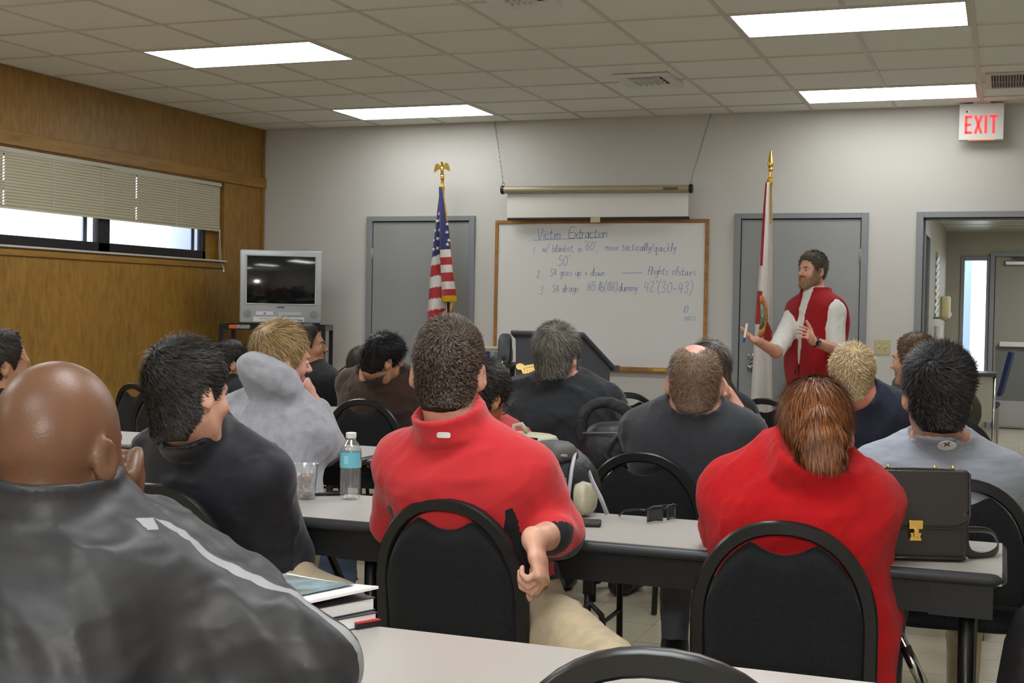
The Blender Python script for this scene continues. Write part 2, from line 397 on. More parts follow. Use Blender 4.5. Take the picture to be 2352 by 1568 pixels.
build('top', MB().box((-0.24, -0.22, 0.82), (0.13, 0.22, 0.85)), 'edge', t)
for x, y in ((-0.2, -0.19), (0.115, -0.19), (-0.2, 0.19), (0.115, 0.19)): build('leg', MB().tube([(x, y, 0), (x, y, 0.82)], 0.013, 8), 'chrome', t, smooth=True)
build('shelf', MB().box((-0.22, -0.19, 0.2), (0.1, 0.19, 0.22)), 'steel', t)
t = thing('blue_chair', 'blue backed chair seen edge-on beyond the hall cabinet', 'chair', (5.98, 3.6, 0), 1.5)
M['blue'] = mat('blue_fabric', (28, 38, 84), 0.8)
build('seat', MB().rbox((-0.22, -0.22, 0.42), (0.22, 0.22, 0.47), 0.02), 'blue', t)
build('backrest', MB().at((0, -0.22, 0.5), rotx(0.22)).rbox((-0.21, -0.02, 0.05), (0.21, 0.02, 0.5), 0.015), 'blue', t)
for x, y in ((-0.2, -0.2), (0.2, -0.2), (-0.2, 0.2), (0.2, 0.2)): build('leg', MB().tube([(x, y, 0), (x, y, 0.44)], 0.012, 8), 'chrome', t)
for yy in (1.2, 4.4):  # unseen panels added to brighten the hallway
    t = thing('hall_fill_panel', 'added panel lighting the hallway, out of sight beyond the door head, %s' % ('near the doorway' if yy < 2 else 'near the outer door'), 'light', (7.1, yy, HZ))
    build('frame', MB().box((-0.32, -0.62, -0.01), (0.32, 0.62, 0)), 'tbar', t); build('diffuser', MB().box((-0.28, -0.58, -0.014), (0.28, 0.58, -0.009)), 'panel', t)
hl = thing('hall_light', 'small fluorescent strip on the hallway ceiling', 'light', (6.6, 3.2, HZ))
build('housing', MB().box((-0.5, -0.08, -0.03), (0.5, 0.08, 0)), 'white', hl); build('tube', MB().tube([(-0.48, 0, -0.035), (0.48, 0, -0.035)], 0.016, 8), 'panel', hl)
# ---- left window
f = MB(); xf0, xf1 = -0.13, -0.075
for a in ((WY0, WY1-0.155, WZ0+0.0, WZ0+0.085), (WY0, WY1-0.155, WZ1-0.05, WZ1)): f.box((xf0, a[0], a[2]), (xf1, a[1], a[3]))
for a in ((WY0, WY0+0.05), (-2.195, -2.06), (-0.845, -0.80)): f.box((xf0, a[0], WZ0), (xf1, a[1], WZ1))
w1 = struct('window_1', f, 'bronze', bevel=0.004)
build('pane', MB().box((-0.105, WY0+0.05, WZ0+0.08), (-0.1, -0.84, WZ1-0.04)), 'glass', w1)
build('side_panel', MB().box((-0.14, -0.80, WZ0), (-0.08, WY1, WZ1)), 'woodtrim', w1)
build('window_sill', MB().box((-0.08, WY0, WZ0-0.002), (0.025, WY1+0.02, WZ0+0.012)), 'sill', w1, bevel=0.003)
build('outer_reveal', MB().box((-0.42, WY0, WZ0-0.05), (-0.2, WY1, WZ0)).box((-0.42, -0.80, WZ0), (-0.13, -0.55, WZ1)), mat('outside_wall', (190, 198, 214), 0.7), w1)
for y in (-2.30, -0.93): build('sash', MB().box((-0.145, y, WZ0+0.085), (-0.13, y+0.045, WZ1-0.05)), mat('sash_alu', (150, 160, 178), 0.4, 0.5), w1)
# ---- venetian blind
b = thing('venetian_blind', 'cream venetian blind lowered half way over the strip window', 'blind', (-0.035, 0, 0))
m = bpy.data.materials.new('blind_slat'); m.use_nodes = True; nt = m.node_tree
pb = nt.nodes['Principled BSDF']; pb.inputs['Base Color'].default_value = lin((212, 204, 178)); pb.inputs['Roughness'].default_value = 0.5
tr = nt.nodes.new('ShaderNodeBsdfTranslucent'); tr.inputs[0].default_value = lin((214, 200, 160)); ms = nt.nodes.new('ShaderNodeMixShader'); ms.inputs[0].default_value = 0.22
nt.links.new(pb.outputs[0], ms.inputs[1]); nt.links.new(tr.outputs[0], ms.inputs[2]); nt.links.new(ms.outputs[0], nt.nodes['Material Output'].inputs[0]); M['slat'] = m
BY0, BY1 = WY0+0.03, WY1-0.012
build('head_rail', MB().box((-0.02, BY0, 2.302), (0.02, BY1, 2.334)), 'slat', b, bevel=0.002)
s_ = MB()
holes = [-3.23, -1.802]
segs = []; cur = BY0
for hy in sorted(holes): segs.append((cur, hy-0.006)); cur = hy+0.006
segs.append((cur, BY1))
nsl = 17
for q in range(nsl):
    z = 2.286-q*0.0207
    gap = segs if q not in (9, 10, 11) else [(BY0, BY1)]
    for a, e in gap:
        for (d0, d1) in ((0, 0.5), (0.5, 1)):
            def P(t_, y): return (0.011*(t_-0.5)*2*0.55+0.003*(1-(2*t_-1)**2), y, z-0.0118+0.0236*t_)
            s_.add([P(d0, a), P(d0, e), P(d1, e), P(d1, a)], [(0, 1, 2, 3)])
    for hy in holes:                                   # narrow bridge above and below each cord hole
        if q not in (9, 10, 11): s_.add([(0.004, hy-0.0065, z+0.003), (0.004, hy+0.0065, z+0.003), (0.006, hy+0.0065, z+0.0118), (0.006, hy-0.0065, z+0.0118)], [(0, 1, 2, 3)])
build('slats', s_, 'slat', b)
r_ = MB()
r_.box((-0.013, BY0, 1.925), (0.013, BY1, 1.938))
for q in range(4): r_.box((-0.012, BY0, 1.9395+q*0.0025), (0.012, BY1, 1.941+q*0.0025))
build('bottom_rail', r_, 'slat', b)
for y in (-3.9, -3.23, -2.75, -2.22, -1.802, -1.3, -0.78): build('ladder_cord', MB().tube([(0.014, y, 2.302), (0.016, y, 1.935)], 0.0011, 5), 'white', b)
l_ = MB().tube([(0.02, BY1-0.03, 1.93), (0.022, BY1-0.036, 1.78), (0.03, BY1-0.03, 1.62)], 0.002, 6).tube([(0.02, BY1-0.024, 1.93), (0.022, BY1-0.015, 1.80), (0.04, BY1-0.03, 1.66), (0.065, BY1-0.028, 1.62)], 0.002, 6).at((0.065, BY1-0.028, 1.58)).lathe([(0.003, 0.04), (0.008, 0.01), (0.006, 0)], 8)
build('pull_cord', l_, 'white', b)
# ================================================================ FRONT WALL THINGS
# ---- whiteboard with handwriting
GL = {  # single-stroke letters, x 0..w, y 0..1 (x-height .5); strokes of points
'V': [[(0, 1), (.25, 0), (.55, 1)]], 'E': [[(.5, 1), (0, 1), (0, 0), (.5, 0)], [(0, .5), (.4, .5)]], 'i': [[(.1, .5), (.1, 0)], [(.1, .68), (.12, .7)]],
'c': [[(.35, .42), (.2, .5), (.03, .3), (.08, .06), (.22, 0), (.38, .08)]], 't': [[(.15, .85), (.13, .1), (.22, 0), (.32, .06)], [(0, .55), (.32, .57)]],
'o': [[(.2, .5), (.03, .3), (.1, .03), (.28, .03), (.36, .27), (.2, .5)]], 'm': [[(0, .5), (.02, 0)], [(.02, .35), (.14, .5), (.22, .38), (.22, 0)], [(.22, .35), (.36, .5), (.46, .36), (.48, 0)]],
'x': [[(0, .5), (.35, 0)], [(.35, .5), (0, 0)]], 'r': [[(0, .5), (.02, 0)], [(.02, .3), (.14, .48), (.28, .46)]], 'a': [[(.34, .5), (.12, .48), (.02, .2), (.14, 0), (.32, .15), (.34, .5), (.34, .08), (.42, 0)]],
'n': [[(0, .5), (.02, 0)], [(.02, .32), (.16, .5), (.28, .4), (.3, 0)]], 'w': [[(0, .5), (.1, 0), (.2, .4), (.32, 0), (.42, .5)]], '/': [[(0, -.2), (.35, 1.05)]],
'b': [[(.02, 1), (.02, 0), (.25, .02), (.33, .25), (.2, .48), (.02, .35)]], 'l': [[(.05, 0), (.02, .6), (.12, 1), (.16, .7), (.08, .1), (.2, 0)]], 'k': [[(.02, 1), (.02, 0)], [(.3, .5), (.04, .22), (.32, 0)]],
'e': [[(.03, .25), (.3, .3), (.25, .48), (.08, .42), (.04, .12), (.2, 0), (.34, .08)]], ',': [[(.08, .06), (.02, -.16)]], "'": [[(.08, 1.08), (.05, .84)]], '6': [[(.32, 1), (.06, .5), (.05, .15), (.2, 0), (.36, .15), (.3, .42), (.08, .4)]],
'0': [[(.2, .95), (.03, .6), (.05, .15), (.22, 0), (.38, .3), (.36, .75), (.2, .95)]], 'v': [[(0, .5), (.14, 0), (.32, .5)]], 'y': [[(0, .5), (.12, .1), (.3, .5)], [(.3, .5), (.16, -.3), (.02, -.34)]],
'q': [[(.32, .45), (.12, .48), (.02, .22), (.14, 0), (.3, .15), (.32, .5), (.3, -.4), (.42, -.25)]], 'u': [[(0, .5), (.04, .06), (.18, 0), (.3, .12), (.3, .5), (.32, 0)]], '5': [[(.36, .95), (.06, .95), (.04, .55), (.26, .58), (.36, .3), (.2, 0), (0, .06)]],
'S': [[(.36, .85), (.18, .95), (.04, .75), (.3, .4), (.3, .1), (.1, 0), (0, .12)]], 'A': [[(0, 0), (.2, .95), (.4, 0)], [(.08, .35), (.34, .35)]], 'g': [[(.32, .45), (.12, .48), (.02, .22), (.14, .02), (.3, .15), (.32, .5), (.28, -.3), (.04, -.36)]],
's': [[(.28, .46), (.1, .48), (.06, .34), (.26, .18), (.2, 0), (0, .04)]], 'p': [[(.02, .5), (0, -.4)], [(.02, .38), (.2, .5), (.32, .28), (.2, .02), (.02, .1)]], '+': [[(.15, .1), (.15, .5)], [(0, .3), (.32, .3)]],
'd': [[(.3, .4), (.1, .46), (.02, .18), (.14, 0), (.3, .15), (.34, 1), (.34, .06), (.4, 0)]], 'f': [[(.32, .9), (.2, 1), (.13, .8), (.1, -.1)], [(0, .5), (.28, .5)]], 'h': [[(.02, 1), (.02, 0)], [(.02, .3), (.18, .48), (.28, .36), (.3, 0)]],
'1': [[(.1, .95), (.08, 0)]], '2': [[(.02, .75), (.16, .95), (.32, .75), (.02, 0), (.4, .02)]], '3': [[(.02, .88), (.2, .95), (.3, .75), (.12, .52), (.34, .3), (.2, 0), (0, .08)]], '8': [[(.2, .5), (.04, .75), (.2, .95), (.34, .75), (.04, .2), (.2, 0), (.36, .2), (.2, .5)]],
'(': [[(.2, 1.15), (.03, .7), (.03, .2), (.2, -.25)]], ')': [[(.02, 1.15), (.2, .7), (.2, .2), (.02, -.25)]], '4': [[(.12, .95), (.02, .4), (.4, .4)], [(.32, .8), (.3, 0)]], '-': [[(.02, .35), (.3, .36)]], '.': [[(.05, .02), (.08, 0)]], '_': [[(0, .0), (1.9, .02)]], '7': [[(0, .93), (.36, .95), (.14, 0)]]}
def handwriting(mb, text, x, z, h, y, slope=0.0, wd_=0.0045, spacing=1.0):
    rnd = random.Random(len(text)*13+int(x*100)); x0 = x
    for ch in text:
        if ch == ' ': x += 0.42*h*spacing; continue
        st = GL.get(ch)
        if st is None: continue
        wmax = max(p[0] for s in st for p in s); jz = rnd.uniform(-.04, .04)*h
        for s in st:
            P = [np.array((x+px*h*rnd.uniform(.96, 1.04)+0.12*pz_*h, z+(pz_+rnd.uniform(-.025, .025))*h+jz+slope*(x-x0))) for px, pz_ in s]
            Q = []
            for i in range(len(P)-1):
                p0 = P[max(i-1, 0)]; p1 = P[i]; p2 = P[i+1]; p3 = P[min(i+2, len(P)-1)]
                for t in np.linspace(0, 1, 5)[:-1]:
                    Q.append(0.5*((2*p1)+(-p0+p2)*t+(2*p0-5*p1+4*p2-p3)*t*t+(-p0+3*p1-3*p2+p3)*t**3))
            Q.append(P[-1]); V = []; F = []
            for i, q in enumerate(Q):
                d = Q[min(i+1, len(Q)-1)]-Q[max(i-1, 0)]; d = d/(np.linalg.norm(d)+1e-9); n = np.array((-d[1], d[0]))*wd_/2
                V += [(q[0]+n[0], y, q[1]+n[1]), (q[0]-n[0], y, q[1]-n[1])]
                if i: F.append((2*i-2, 2*i-1, 2*i+1, 2*i))
            mb.add(V, F)
        x += (wmax+0.12)*h*spacing
    return x
BX0, BX1, BZ0, BZ1 = 2.232, 4.034, 0.836, 2.05
wb = thing('whiteboard', 'large whiteboard with blue handwriting in an oak frame on the front wall', 'whiteboard', (BX0, -0.001, BZ0))
bw, bh = BX1-BX0, BZ1-BZ0
build('board', MB().box((0.02, -0.012, 0.02), (bw-0.02, 0, bh-0.02)), 'board', wb)
f = MB().box((0, -0.024, 0), (0.028, 0, bh)).box((bw-0.028, -0.024, 0), (bw, 0, bh)).box((0.028, -0.024, bh-0.03), (bw-0.028, 0, bh)).box((0.028, -0.024, 0), (bw-0.028, 0, 0.03))
build('frame', f, 'oak', wb, bevel=0.003)
build('marker_tray', MB().box((0.05, -0.075, -0.004), (bw-0.09, -0.024, 0.006)).box((0.05, -0.077, 0.0), (bw-0.09, -0.07, 0.03)), 'oak', wb, bevel=0.002)
build('maker_plate', MB().box((1.39, -0.0785, 0.008), (1.49, -0.077, 0.024)), mat('brass_plate', (206, 176, 70), 0.4), wb)
yy = -0.0128
def hw(t, px, py, h, sl=0.0, sp=1.0, wd_=0.0045):
    q = W(px, py, 1); d = q-CAM; k = (yy-CAM[1])/d[1]; q = CAM+k*d
    ink = MB(); handwriting(ink, t, q[0]-BX0, q[2]-BZ0, h, yy, sl, wd_, sp); build('handwriting', ink, 'ink', wb)
hw('Victim', 1233, 549, 0.088, 0.012, 0.86, 0.006); hw('Extraction', 1307, 547, 0.088, 0.012, 0.80, 0.006)
build('handwriting', MB().add([(0.335, yy, 1.045), (0.905, yy, 1.068), (0.905, yy, 1.072), (0.335, yy, 1.05)], [(0, 1, 2, 3)]), 'ink', wb)
hw('1.', 1224, 582, 0.06); hw('w/ blanket, in', 1246, 578, 0.062, 0.0, 0.95); hw("'60',", 1341, 575, 0.075); hw('move tactically', 1390, 575, 0.062, 0.0, 0.92); hw('/quickly', 1494, 577, 0.066, 0.0, 0.95)
hw("50'", 1282, 610, 0.085)
hw('2.', 1233, 637, 0.06); hw('SA goes up + down', 1263, 633, 0.062, 0.006, 0.98); hw('_', 1427, 627, 0.09); hw('flights of', 1487, 630, 0.064, -0.003); hw('stairs', 1558, 632, 0.06)
hw('3.', 1240, 675, 0.07); hw('SA drags', 1268, 670, 0.062, 0.01); hw('165 lb(186)', 1348, 667, 0.072, 0.006, 0.85); hw('dummy', 1420, 668, 0.066, 0.0, 0.95); hw("42'", 1478, 670, 0.09); hw('(30-43)', 1510, 672, 0.09, 0.0, 1.08)
hw('10', 1569, 718, 0.06); hw('secs', 1571, 735, 0.055)
# ---- projection screen on chains
ps = thing('projection_screen', 'pull-down projection screen in a beige tube hanging on chains over the whiteboard', 'screen', (3.12, -0.12, 2.292))
build('case', MB().tube([(-0.775, 0, 0), (0.775, 0, -0.012)], 0.03, 20), 'case', ps, smooth='auto')
for s, z in ((-1, 0.0), (1, -0.012)):
    build('end_cap', MB().tube([(s*0.775, 0, z), (s*0.80, 0, z)], 0.036, 20), 'black', ps, smooth='auto', bevel=0.003)
    hk = MB().at((s*0.79, 0, z+0.03), rotx(PI/2))
    bm = bmesh.new()
    hk.at()
    V = [(s*0.785+0.012*math.cos(a), 0, z+0.048+0.014*math.sin(a)) for a in np.linspace(0, 2*PI, 13)]
    hk.tube(V, 0.003, 6, caps=False); build('hook', hk, 'steel', ps, smooth=True)
build('maker_plate', MB().box((0.57, -0.034, -0.022), (0.69, -0.027, -0.002)), mat('dark_plate', (96, 84, 58), 0.4), ps)
build('fabric', MB().box((-0.755, 0.02, -0.236), (0.765, 0.022, 0.0)), 'screenfab', ps)
build('bottom_bar', MB().rbox((-0.75, 0.008, -0.25), (0.775, 0.034, -0.228), 0.006), 'black', ps)
build('pull_tab', MB().box((-0.03, 0.004, -0.272), (0.05, 0.006, -0.226)), mat('clear_tape', (190, 176, 140), 0.3), ps)
def chain(p0, p1, parent):
    p0 = np.array(p0); p1 = np.array(p1); L = np.linalg.norm(p1-p0); n = int(L/0.021); mb = MB(); d = (p1-p0)/L
    a = np.cross(d, (0, 1, 0)); a /= np.linalg.norm(a); c = np.cross(d, a)
    for i in range(n):
        o = p0+(p1-p0)*(i+.5)/n; u = a if i % 2 else c
        mb.tube([o+d*0.0135*math.cos(t)+u*0.0065*math.sin(t) for t in np.linspace(0, 2*PI, 9)], 0.0021, 5, caps=False)
    build('chain', mb, 'steel', parent, smooth=True)
chain((-0.785, 0, 0.055), (-0.905, 0.085, 0.575), ps); chain((0.785, 0, 0.045), (0.915, 0.075, 0.575), ps)
for x, y in ((-0.905, 0.085), (0.915, 0.075)): build('ceiling_hook', MB().at((x, y, 0.57)).tube([(0.0, 0, 0.012), (0.0, 0, -0.004), (0.008, 0, -0.014), (0.014, 0, -0.004)], 0.003, 6), 'steel', ps)
# ---- exit sign
ex = thing('exit_sign', 'white exit sign with red lettering hanging from the ceiling at the right', 'sign', (6.035, -0.10, 2.60))
build('housing', MB().rbox((-0.153, -0.03, 0), (0.153, 0.03, 0.262), 0.004), 'white', ex)
build('mounting_plate', MB().box((-0.06, -0.05, 0.262), (0.06, 0.05, 0.275)), 'white', ex)
L = MB(); y0, y1 = -0.0325, -0.029; zb, zt, st = 0.045, 0.175, 0.017
def bar(p, q, wd_):
    p = np.array(p); q = np.array(q); d = (q-p)/np.linalg.norm(q-p); n = np.array((-d[1], d[0]))*wd_/2
    L.prism([tuple(p-n), tuple(q-n), tuple(q+n), tuple(p+n)], y0, y1)
x = -0.113
bar((x+st/2, zb), (x+st/2, zt), st)
for z in (zb+st/2, (zb+zt)/2, zt-st/2): bar((x, z), (x+(0.05 if z != (zb+zt)/2 else 0.042), z), st)
x = -0.05; bar((x+0.008, zb), (x+0.05, zt), st); bar((x+0.05, zb), (x+0.008, zt), st)
x = 0.03; bar((x, zb), (x, zt), st)
x = 0.056; bar((x+0.027, zb), (x+0.027, zt), st); bar((x, zt-st/2), (x+0.055, zt-st/2), st)
build('letters', L, 'exitred', ex)
build('indicator', MB().at((-0.1, -0.031, 0.205), rotx(PI/2)).lathe([(0.007, 0), (0.005, 0.004), (0, 0.005)], 12), mat('red_led', (150, 30, 30), 0.3), ex)
build('test_button', MB().at((-0.088, -0.031, 0.205), rotx(PI/2)).lathe([(0.004, 0), (0.004, 0.003)], 10), 'steel', ex)
build('downlight_slot', MB().box((-0.09, -0.031, -0.0015), (0.095, 0.0, 0.006)), mat('orange_slot', (236, 150, 110), 0.4, emit=0.5), ex)
# ---- light switch
sw = thing('light_switch', 'almond double toggle light switch on the front wall beside the grey door', 'switch', (5.371, 0, 1.078))
swp = build('plate', MB().rbox((-0.058, -0.007, -0.058), (0.058, 0, 0.058), 0.004), 'almond', sw)
for x in (-0.023, 0.023):
    build('toggle', MB().at((x, -0.006, 0), rotx(-0.5)).rbox((-0.005, -0.016, -0.011), (0.005, 0, 0.011), 0.002), 'almond', swp)
    for z in (-0.03, 0.03): build('screw', MB().at((x, -0.007, z), rotx(PI/2)).lathe([(0.004, 0), (0.003, 0.0015), (0, 0.002)], 10), 'chrome', swp)
# ---- television on an av cart
ct = thing('av_cart', 'black metal audio-visual cart standing in the corner under the television', 'cart', (0.58, -0.72, 0), 0.37)
build('top_tray', MB().box((-0.43, -0.26, 1.105), (0.43, 0.26, 1.12)).box((-0.43, -0.26, 1.12), (0.43, -0.245, 1.15)).box((-0.43, 0.245, 1.12), (0.43, 0.26, 1.15)).box((-0.43, -0.245, 1.12), (-0.415, 0.245, 1.15)).box((0.415, -0.245, 1.12), (0.43, 0.245, 1.15)), 'blackmetal', ct)
build('warning_sticker', MB().box((-0.35, -0.2615, 1.116), (-0.285, -0.26, 1.146)), mat('orange_sticker', (220, 96, 40), 0.5), ct)
tl = MB().box((-0.285, -0.2615, 1.116), (-0.18, -0.26, 1.146)); build('label_sticker', tl, mat('grey_sticker', (150, 150, 150), 0.5, var=0.5, vscale=90), ct)
for z in (0.62, 0.15): build('shelf', MB().box((-0.43, -0.26, z), (0.43, 0.26, z+0.02)), 'blackmetal', ct, bevel=0.003)
for sx in (-1, 1):
    for sy in (-1, 1): build('post', MB().box((sx*0.43-0.016*(sx+1)-0.0, sy*0.26-0.016*(sy+1), 0.07), (sx*0.43+0.016*(1-sx)+0.0, sy*0.26+0.016*(1-sy), 1.11)), 'blackmetal', ct)
for sx in (-1, 1):
    for sy in (-1, 1): build('caster', MB().at((sx*0.4, sy*0.23, 0.035), roty(PI/2)).lathe([(0.035, -0.012), (0.035, 0.012)], 14), 'black', ct)
def hang(a, b, sag): return [(a[0]+(b[0]-a[0])*t, a[1]+(b[1]-a[1])*t, a[2]+(b[2]-a[2])*t-sag*4*t*(1-t)) for t in np.linspace(0, 1, 14)]
cb = MB().tube(hang((-0.40, 0.2, 0.95), (0.2, 0.1, 1.1), 0.14), 0.006, 6).tube(hang((-0.38, 0.1, 0.84), (0.0, 0.2, 1.1), -0.02), 0.005, 6).tube(hang((-0.4, -0.1, 0.66), (0.1, 0.2, 0.95), 0.02), 0.006, 6)
setprops(build('power_cable', cb, 'black', loc=(0.58, -0.72, 0), rz=0.37, smooth=True), 'black cables looping under the top of the television cart', 'cable')
tv = thing('television', 'silver tube television with a dark screen standing on the corner cart', 'television', (0.55, -0.66, 1.152), 0.60)
M['silver'] = mat('silver_plastic', (176, 178, 182), 0.35, 0.25)
M['silverdark'] = mat('silver_side', (124, 128, 138), 0.4, 0.2)
M['crt'] = mat('crt_glass', (22, 23, 23), 0.06, spec=0.6)
w2_, h_ = 0.33, 0.605
V = [(-w2_, -0.22, 0.012), (w2_, -0.22, 0.012), (w2_, -0.22, h_), (-w2_, -0.22, h_)]
f = MB(); n = 6
bm = bmesh.new(); bmesh.ops.create_cube(bm, size=1)
for v in bm.verts:
    fr = v.co.y < 0
    v.co = Vector(((1 if v.co.x > 0 else -1)*(w2_ if fr else w2_-0.012), -0.30 if fr else -0.2, (h_ if v.co.z > 0 else 0.012) if fr else ((h_-0.008) if v.co.z > 0 else 0.016)))
bmesh.ops.bevel(bm, geom=list(bm.edges), offset=0.012, segments=3, profile=0.5, affect='EDGES')
f.bm(bm); build('front_bezel', f, 'silver', tv, smooth='auto')
f = MB(); V = []
for y, a, b0, b1 in ((-0.2, 0.318, 0.016, 0.597), (-0.02, 0.31, 0.016, 0.585), (0.16, 0.2, 0.03, 0.44), (0.22, 0.17, 0.05, 0.36)): V += [(-a, y, b0), (a, y, b0), (a, y, b1), (-a, y, b1)]
F = [(i*4+j, i*4+(j+1) % 4, i*4+4+(j+1) % 4, i*4+4+j) for i in range(3) for j in range(4)]+[(12, 13, 14, 15)]
f.add(V, F); build('rear_housing', f, 'silverdark', tv, bevel=0.01)
fr = MB().box((-0.287, -0.307, 0.16), (-0.272, -0.298, 0.565)).box((0.272, -0.307, 0.16), (0.287, -0.298, 0.565)).box((-0.272, -0.307, 0.553), (0.272, -0.298, 0.565)).box((-0.272, -0.307, 0.16), (0.272, -0.298, 0.172))
build('screen_surround', fr, 'silver', tv, bevel=0.003)
def crt(u, v): x = (u-.5)*2; z = (v-.5)*2; return (x*0.272, -0.302-0.018*(1-0.5*x*x-0.5*z*z), 0.3625+z*0.1905)
build('screen', MB().sheet(crt, 24, 20), 'crt', tv, smooth=True)
for x in (-0.266, 0.266): build('speaker_grille', MB().at((x, -0.3, 0.085), rotx(PI/2)).lathe([(0.034, 0), (0.034, 0.002), (0, 0.004)], 24), mat('grille_silver', (132, 134, 138), 0.6), tv)
pn = MB().box((-0.2, -0.3045, 0.075), (-0.06, -0.3, 0.105)); cdr = build('cassette_door', pn, mat('door_silver', (196, 198, 202), 0.3, 0.3), tv, bevel=0.002)
build('disc_drawer', MB().box((-0.02, -0.3045, 0.072), (0.165, -0.3, 0.102)).box((-0.015, -0.306, 0.077), (0.16, -0.304, 0.084)), 'silver', tv, bevel=0.002)
build('disc_emblem', MB().box((-0.138, -0.3055, 0.085), (-0.118, -0.3045, 0.095)), mat('blue_emblem', (60, 90, 170), 0.4), cdr)
lpn = build('lower_panel', MB().box((-0.22, -0.3035, 0.022), (0.19, -0.3, 0.062)), mat('panel_silver', (200, 202, 205), 0.3, 0.2), tv, bevel=0.003)
for q in range(8): build('button', MB().box((-0.17+q*0.018, -0.3055, 0.046), (-0.158+q*0.018, -0.3035, 0.051)), 'silverdark', lpn)
for q in range(9): build('button', MB().box((0.0+q*0.018, -0.3055, 0.042), (0.012+q*0.018, -0.3035, 0.047)), 'silverdark', lpn)
for q in range(3): build('input_jack', MB().at((0.145+q*0.014, -0.3035, 0.036), rotx(PI/2)).lathe([(0.005, 0), (0.005, 0.002)], 10), 'black', lpn)
build('name_plate', MB().box((-0.032, -0.3045, 0.136), (0.032, -0.3, 0.145)), mat('badge', (90, 86, 76), 0.3, 0.6), tv)
for x in (-0.28, 0.28): build('foot', MB().box((x-0.04, -0.27, 0.0), (x+0.04, -0.2, 0.016)), 'black', tv)
# ---- flags
def eagle(mb):
    mb.at(); mb.ball((0, 0, 0.03), (0.014, 0.014, 0.03)); mb.tube([(0, 0, 0.05), (0.004, -0.004, 0.075), (0.006, -0.012, 0.088)], [0.011, 0.01, 0.009], 10); mb.ball((0.005, -0.014, 0.09), 0.0105)
    mb.tube([(0.005, -0.022, 0.091), (0.002, -0.034, 0.086)], [0.005, 0.001], 8)
    for s in (-1, 1):
        P = [(0.005, 0.05), (0.022, 0.072), (0.042, 0.084), (0.058, 0.07), (0.068, 0.04), (0.074, 0.006), (0.062, 0.022), (0.056, 0.012), (0.047, 0.03), (0.038, 0.022), (0.03, 0.036), (0.018, 0.03), (0.008, 0.026)]
        P = [(s*a, b) for a, b in P]; mb.prism(P if s > 0 else P[::-1], -0.006, 0.006)
    mb.prism([(-0.012, 0.012), (0.012, 0.012), (0.018, -0.018), (0.006, -0.012), (0, -0.02), (-0.006, -0.012), (-0.018, -0.018)], -0.005, 0.005)
    mb.lathe([(0.018, -0.02), (0.02, -0.026), (0.014, -0.034), (0.02, -0.042), (0.014, -0.05), (0.013, -0.12), (0.016, -0.125), (0.011, -0.13)], 16)
def flagstand(name, label, x, top, lean, finial, group='flags on floor stands'):
    t = thing(name, label, 'flag', (x, -0.25, 0), 0, None); t.rotation_euler = (0, -lean, 0)
    build('pole', MB().tube([(0, 0, 0.05), (0, 0, top)], 0.0125, 14), mat('pole_wood', (92, 70, 44), 0.3), t, smooth=True)
    build('base', MB().lathe([(0.15, 0), (0.15, 0.012), (0.06, 0.04), (0.025, 0.055), (0.022, 0.16), (0.013, 0.17)], 28), 'gold', t, smooth='auto')
    fb = MB(); finial(fb); o = build('finial', fb, 'gold', t, smooth='auto'); o.location = (0, 0, top)
    return t
M['flagblue'] = mat('flag_blue', (44, 48, 104), 0.7, var=0.1, vscale=30, sheen=0.2)
M['flagred'] = mat('flag_red', (166, 36, 44), 0.7, var=0.08, vscale=30, sheen=0.2)
M['flagwhite'] = mat('flag_white', (212, 206, 202), 0.7, var=0.04, vscale=30)
M['fringe'] = mat('gold_fringe', (206, 158, 28), 0.8, var=0.2, vscale=300)
M['sealorange'] = mat('seal_orange', (206, 140, 70), 0.7); M['sealgreen'] = mat('seal_green', (120, 140, 116), 0.7, var=0.5, vscale=60)
M['ringink'] = mat('seal_lettering', (150, 70, 40), 0.7)
us = flagstand('united_states_flag', 'stars and stripes flag with an eagle finial hanging before the left grey door', 1.975, 2.43, 0.055, eagle)
# cloth: u across the folds, v down; two lobes that hang from the pole
def lobe(mb, x0f, x1f, ztop, zbot0, zbot1, ydep, mfn, nu=14, nv=60, folds=1.5, amp=0.03):
    def P(u, v):
        e = v**0.85; zt = ztop; zb = zbot0+(zbot1-zbot0)*u; z = zt+(zb-zt)*v
        xa = x0f[0]+(x0f[1]-x0f[0])*e; xb = x1f[0]+(x1f[1]-x1f[0])*e
        x = xa+(xb-xa)*u
        y = ydep-(amp*e+0.006)*math.sin(u*PI*folds)+0.012*math.sin(v*9+u*5)*e
        return (x, y, z)
    mb.sheet(P, nu, nv, mfn=mfn); return P
c = MB()
def usL(u, v):
    a = v*1.0-0.14*(u-0.5)*v
    if v > 0.965: return 3
    if a < 0.475+0.03*(1-u): return 0
    return 2 if int((a-0.475)/0.083) % 2 == 0 else 1
def usR(u, v):
    if v > 0.945 or (u > 0.86 and v < 0.30): return 3
    if v < 0.545: return 0
    return 2 if int((v-0.545)/0.068) % 2 == 0 else 1
PL = lobe(c, (-0.012, -0.195), (0.004, -0.005), 2.30, 1.09, 1.27, -0.02, usL, 16, 90)
PR = lobe(c, (-0.008, -0.02), (0.028, 0.115), 2.31, 1.36, 1.36, -0.06, usR, 16, 90, 1.0, 0.03)
lobe(c, (0.0, 0.01), (0.012, 0.09), 2.2, 1.18, 1.38, 0.01, lambda u, v: 3 if u > .7 or v > .97 else (1 if u < .4 else 2), 8, 40, 1.0, 0.02)
lobe(c, (-0.02, -0.11), (0.004, 0.06), 2.2, 1.13, 1.2, 0.025, lambda u, v: 3 if v > .96 else (1 if int(u*5) % 2 else 2), 10, 40, 2.0, 0.02)
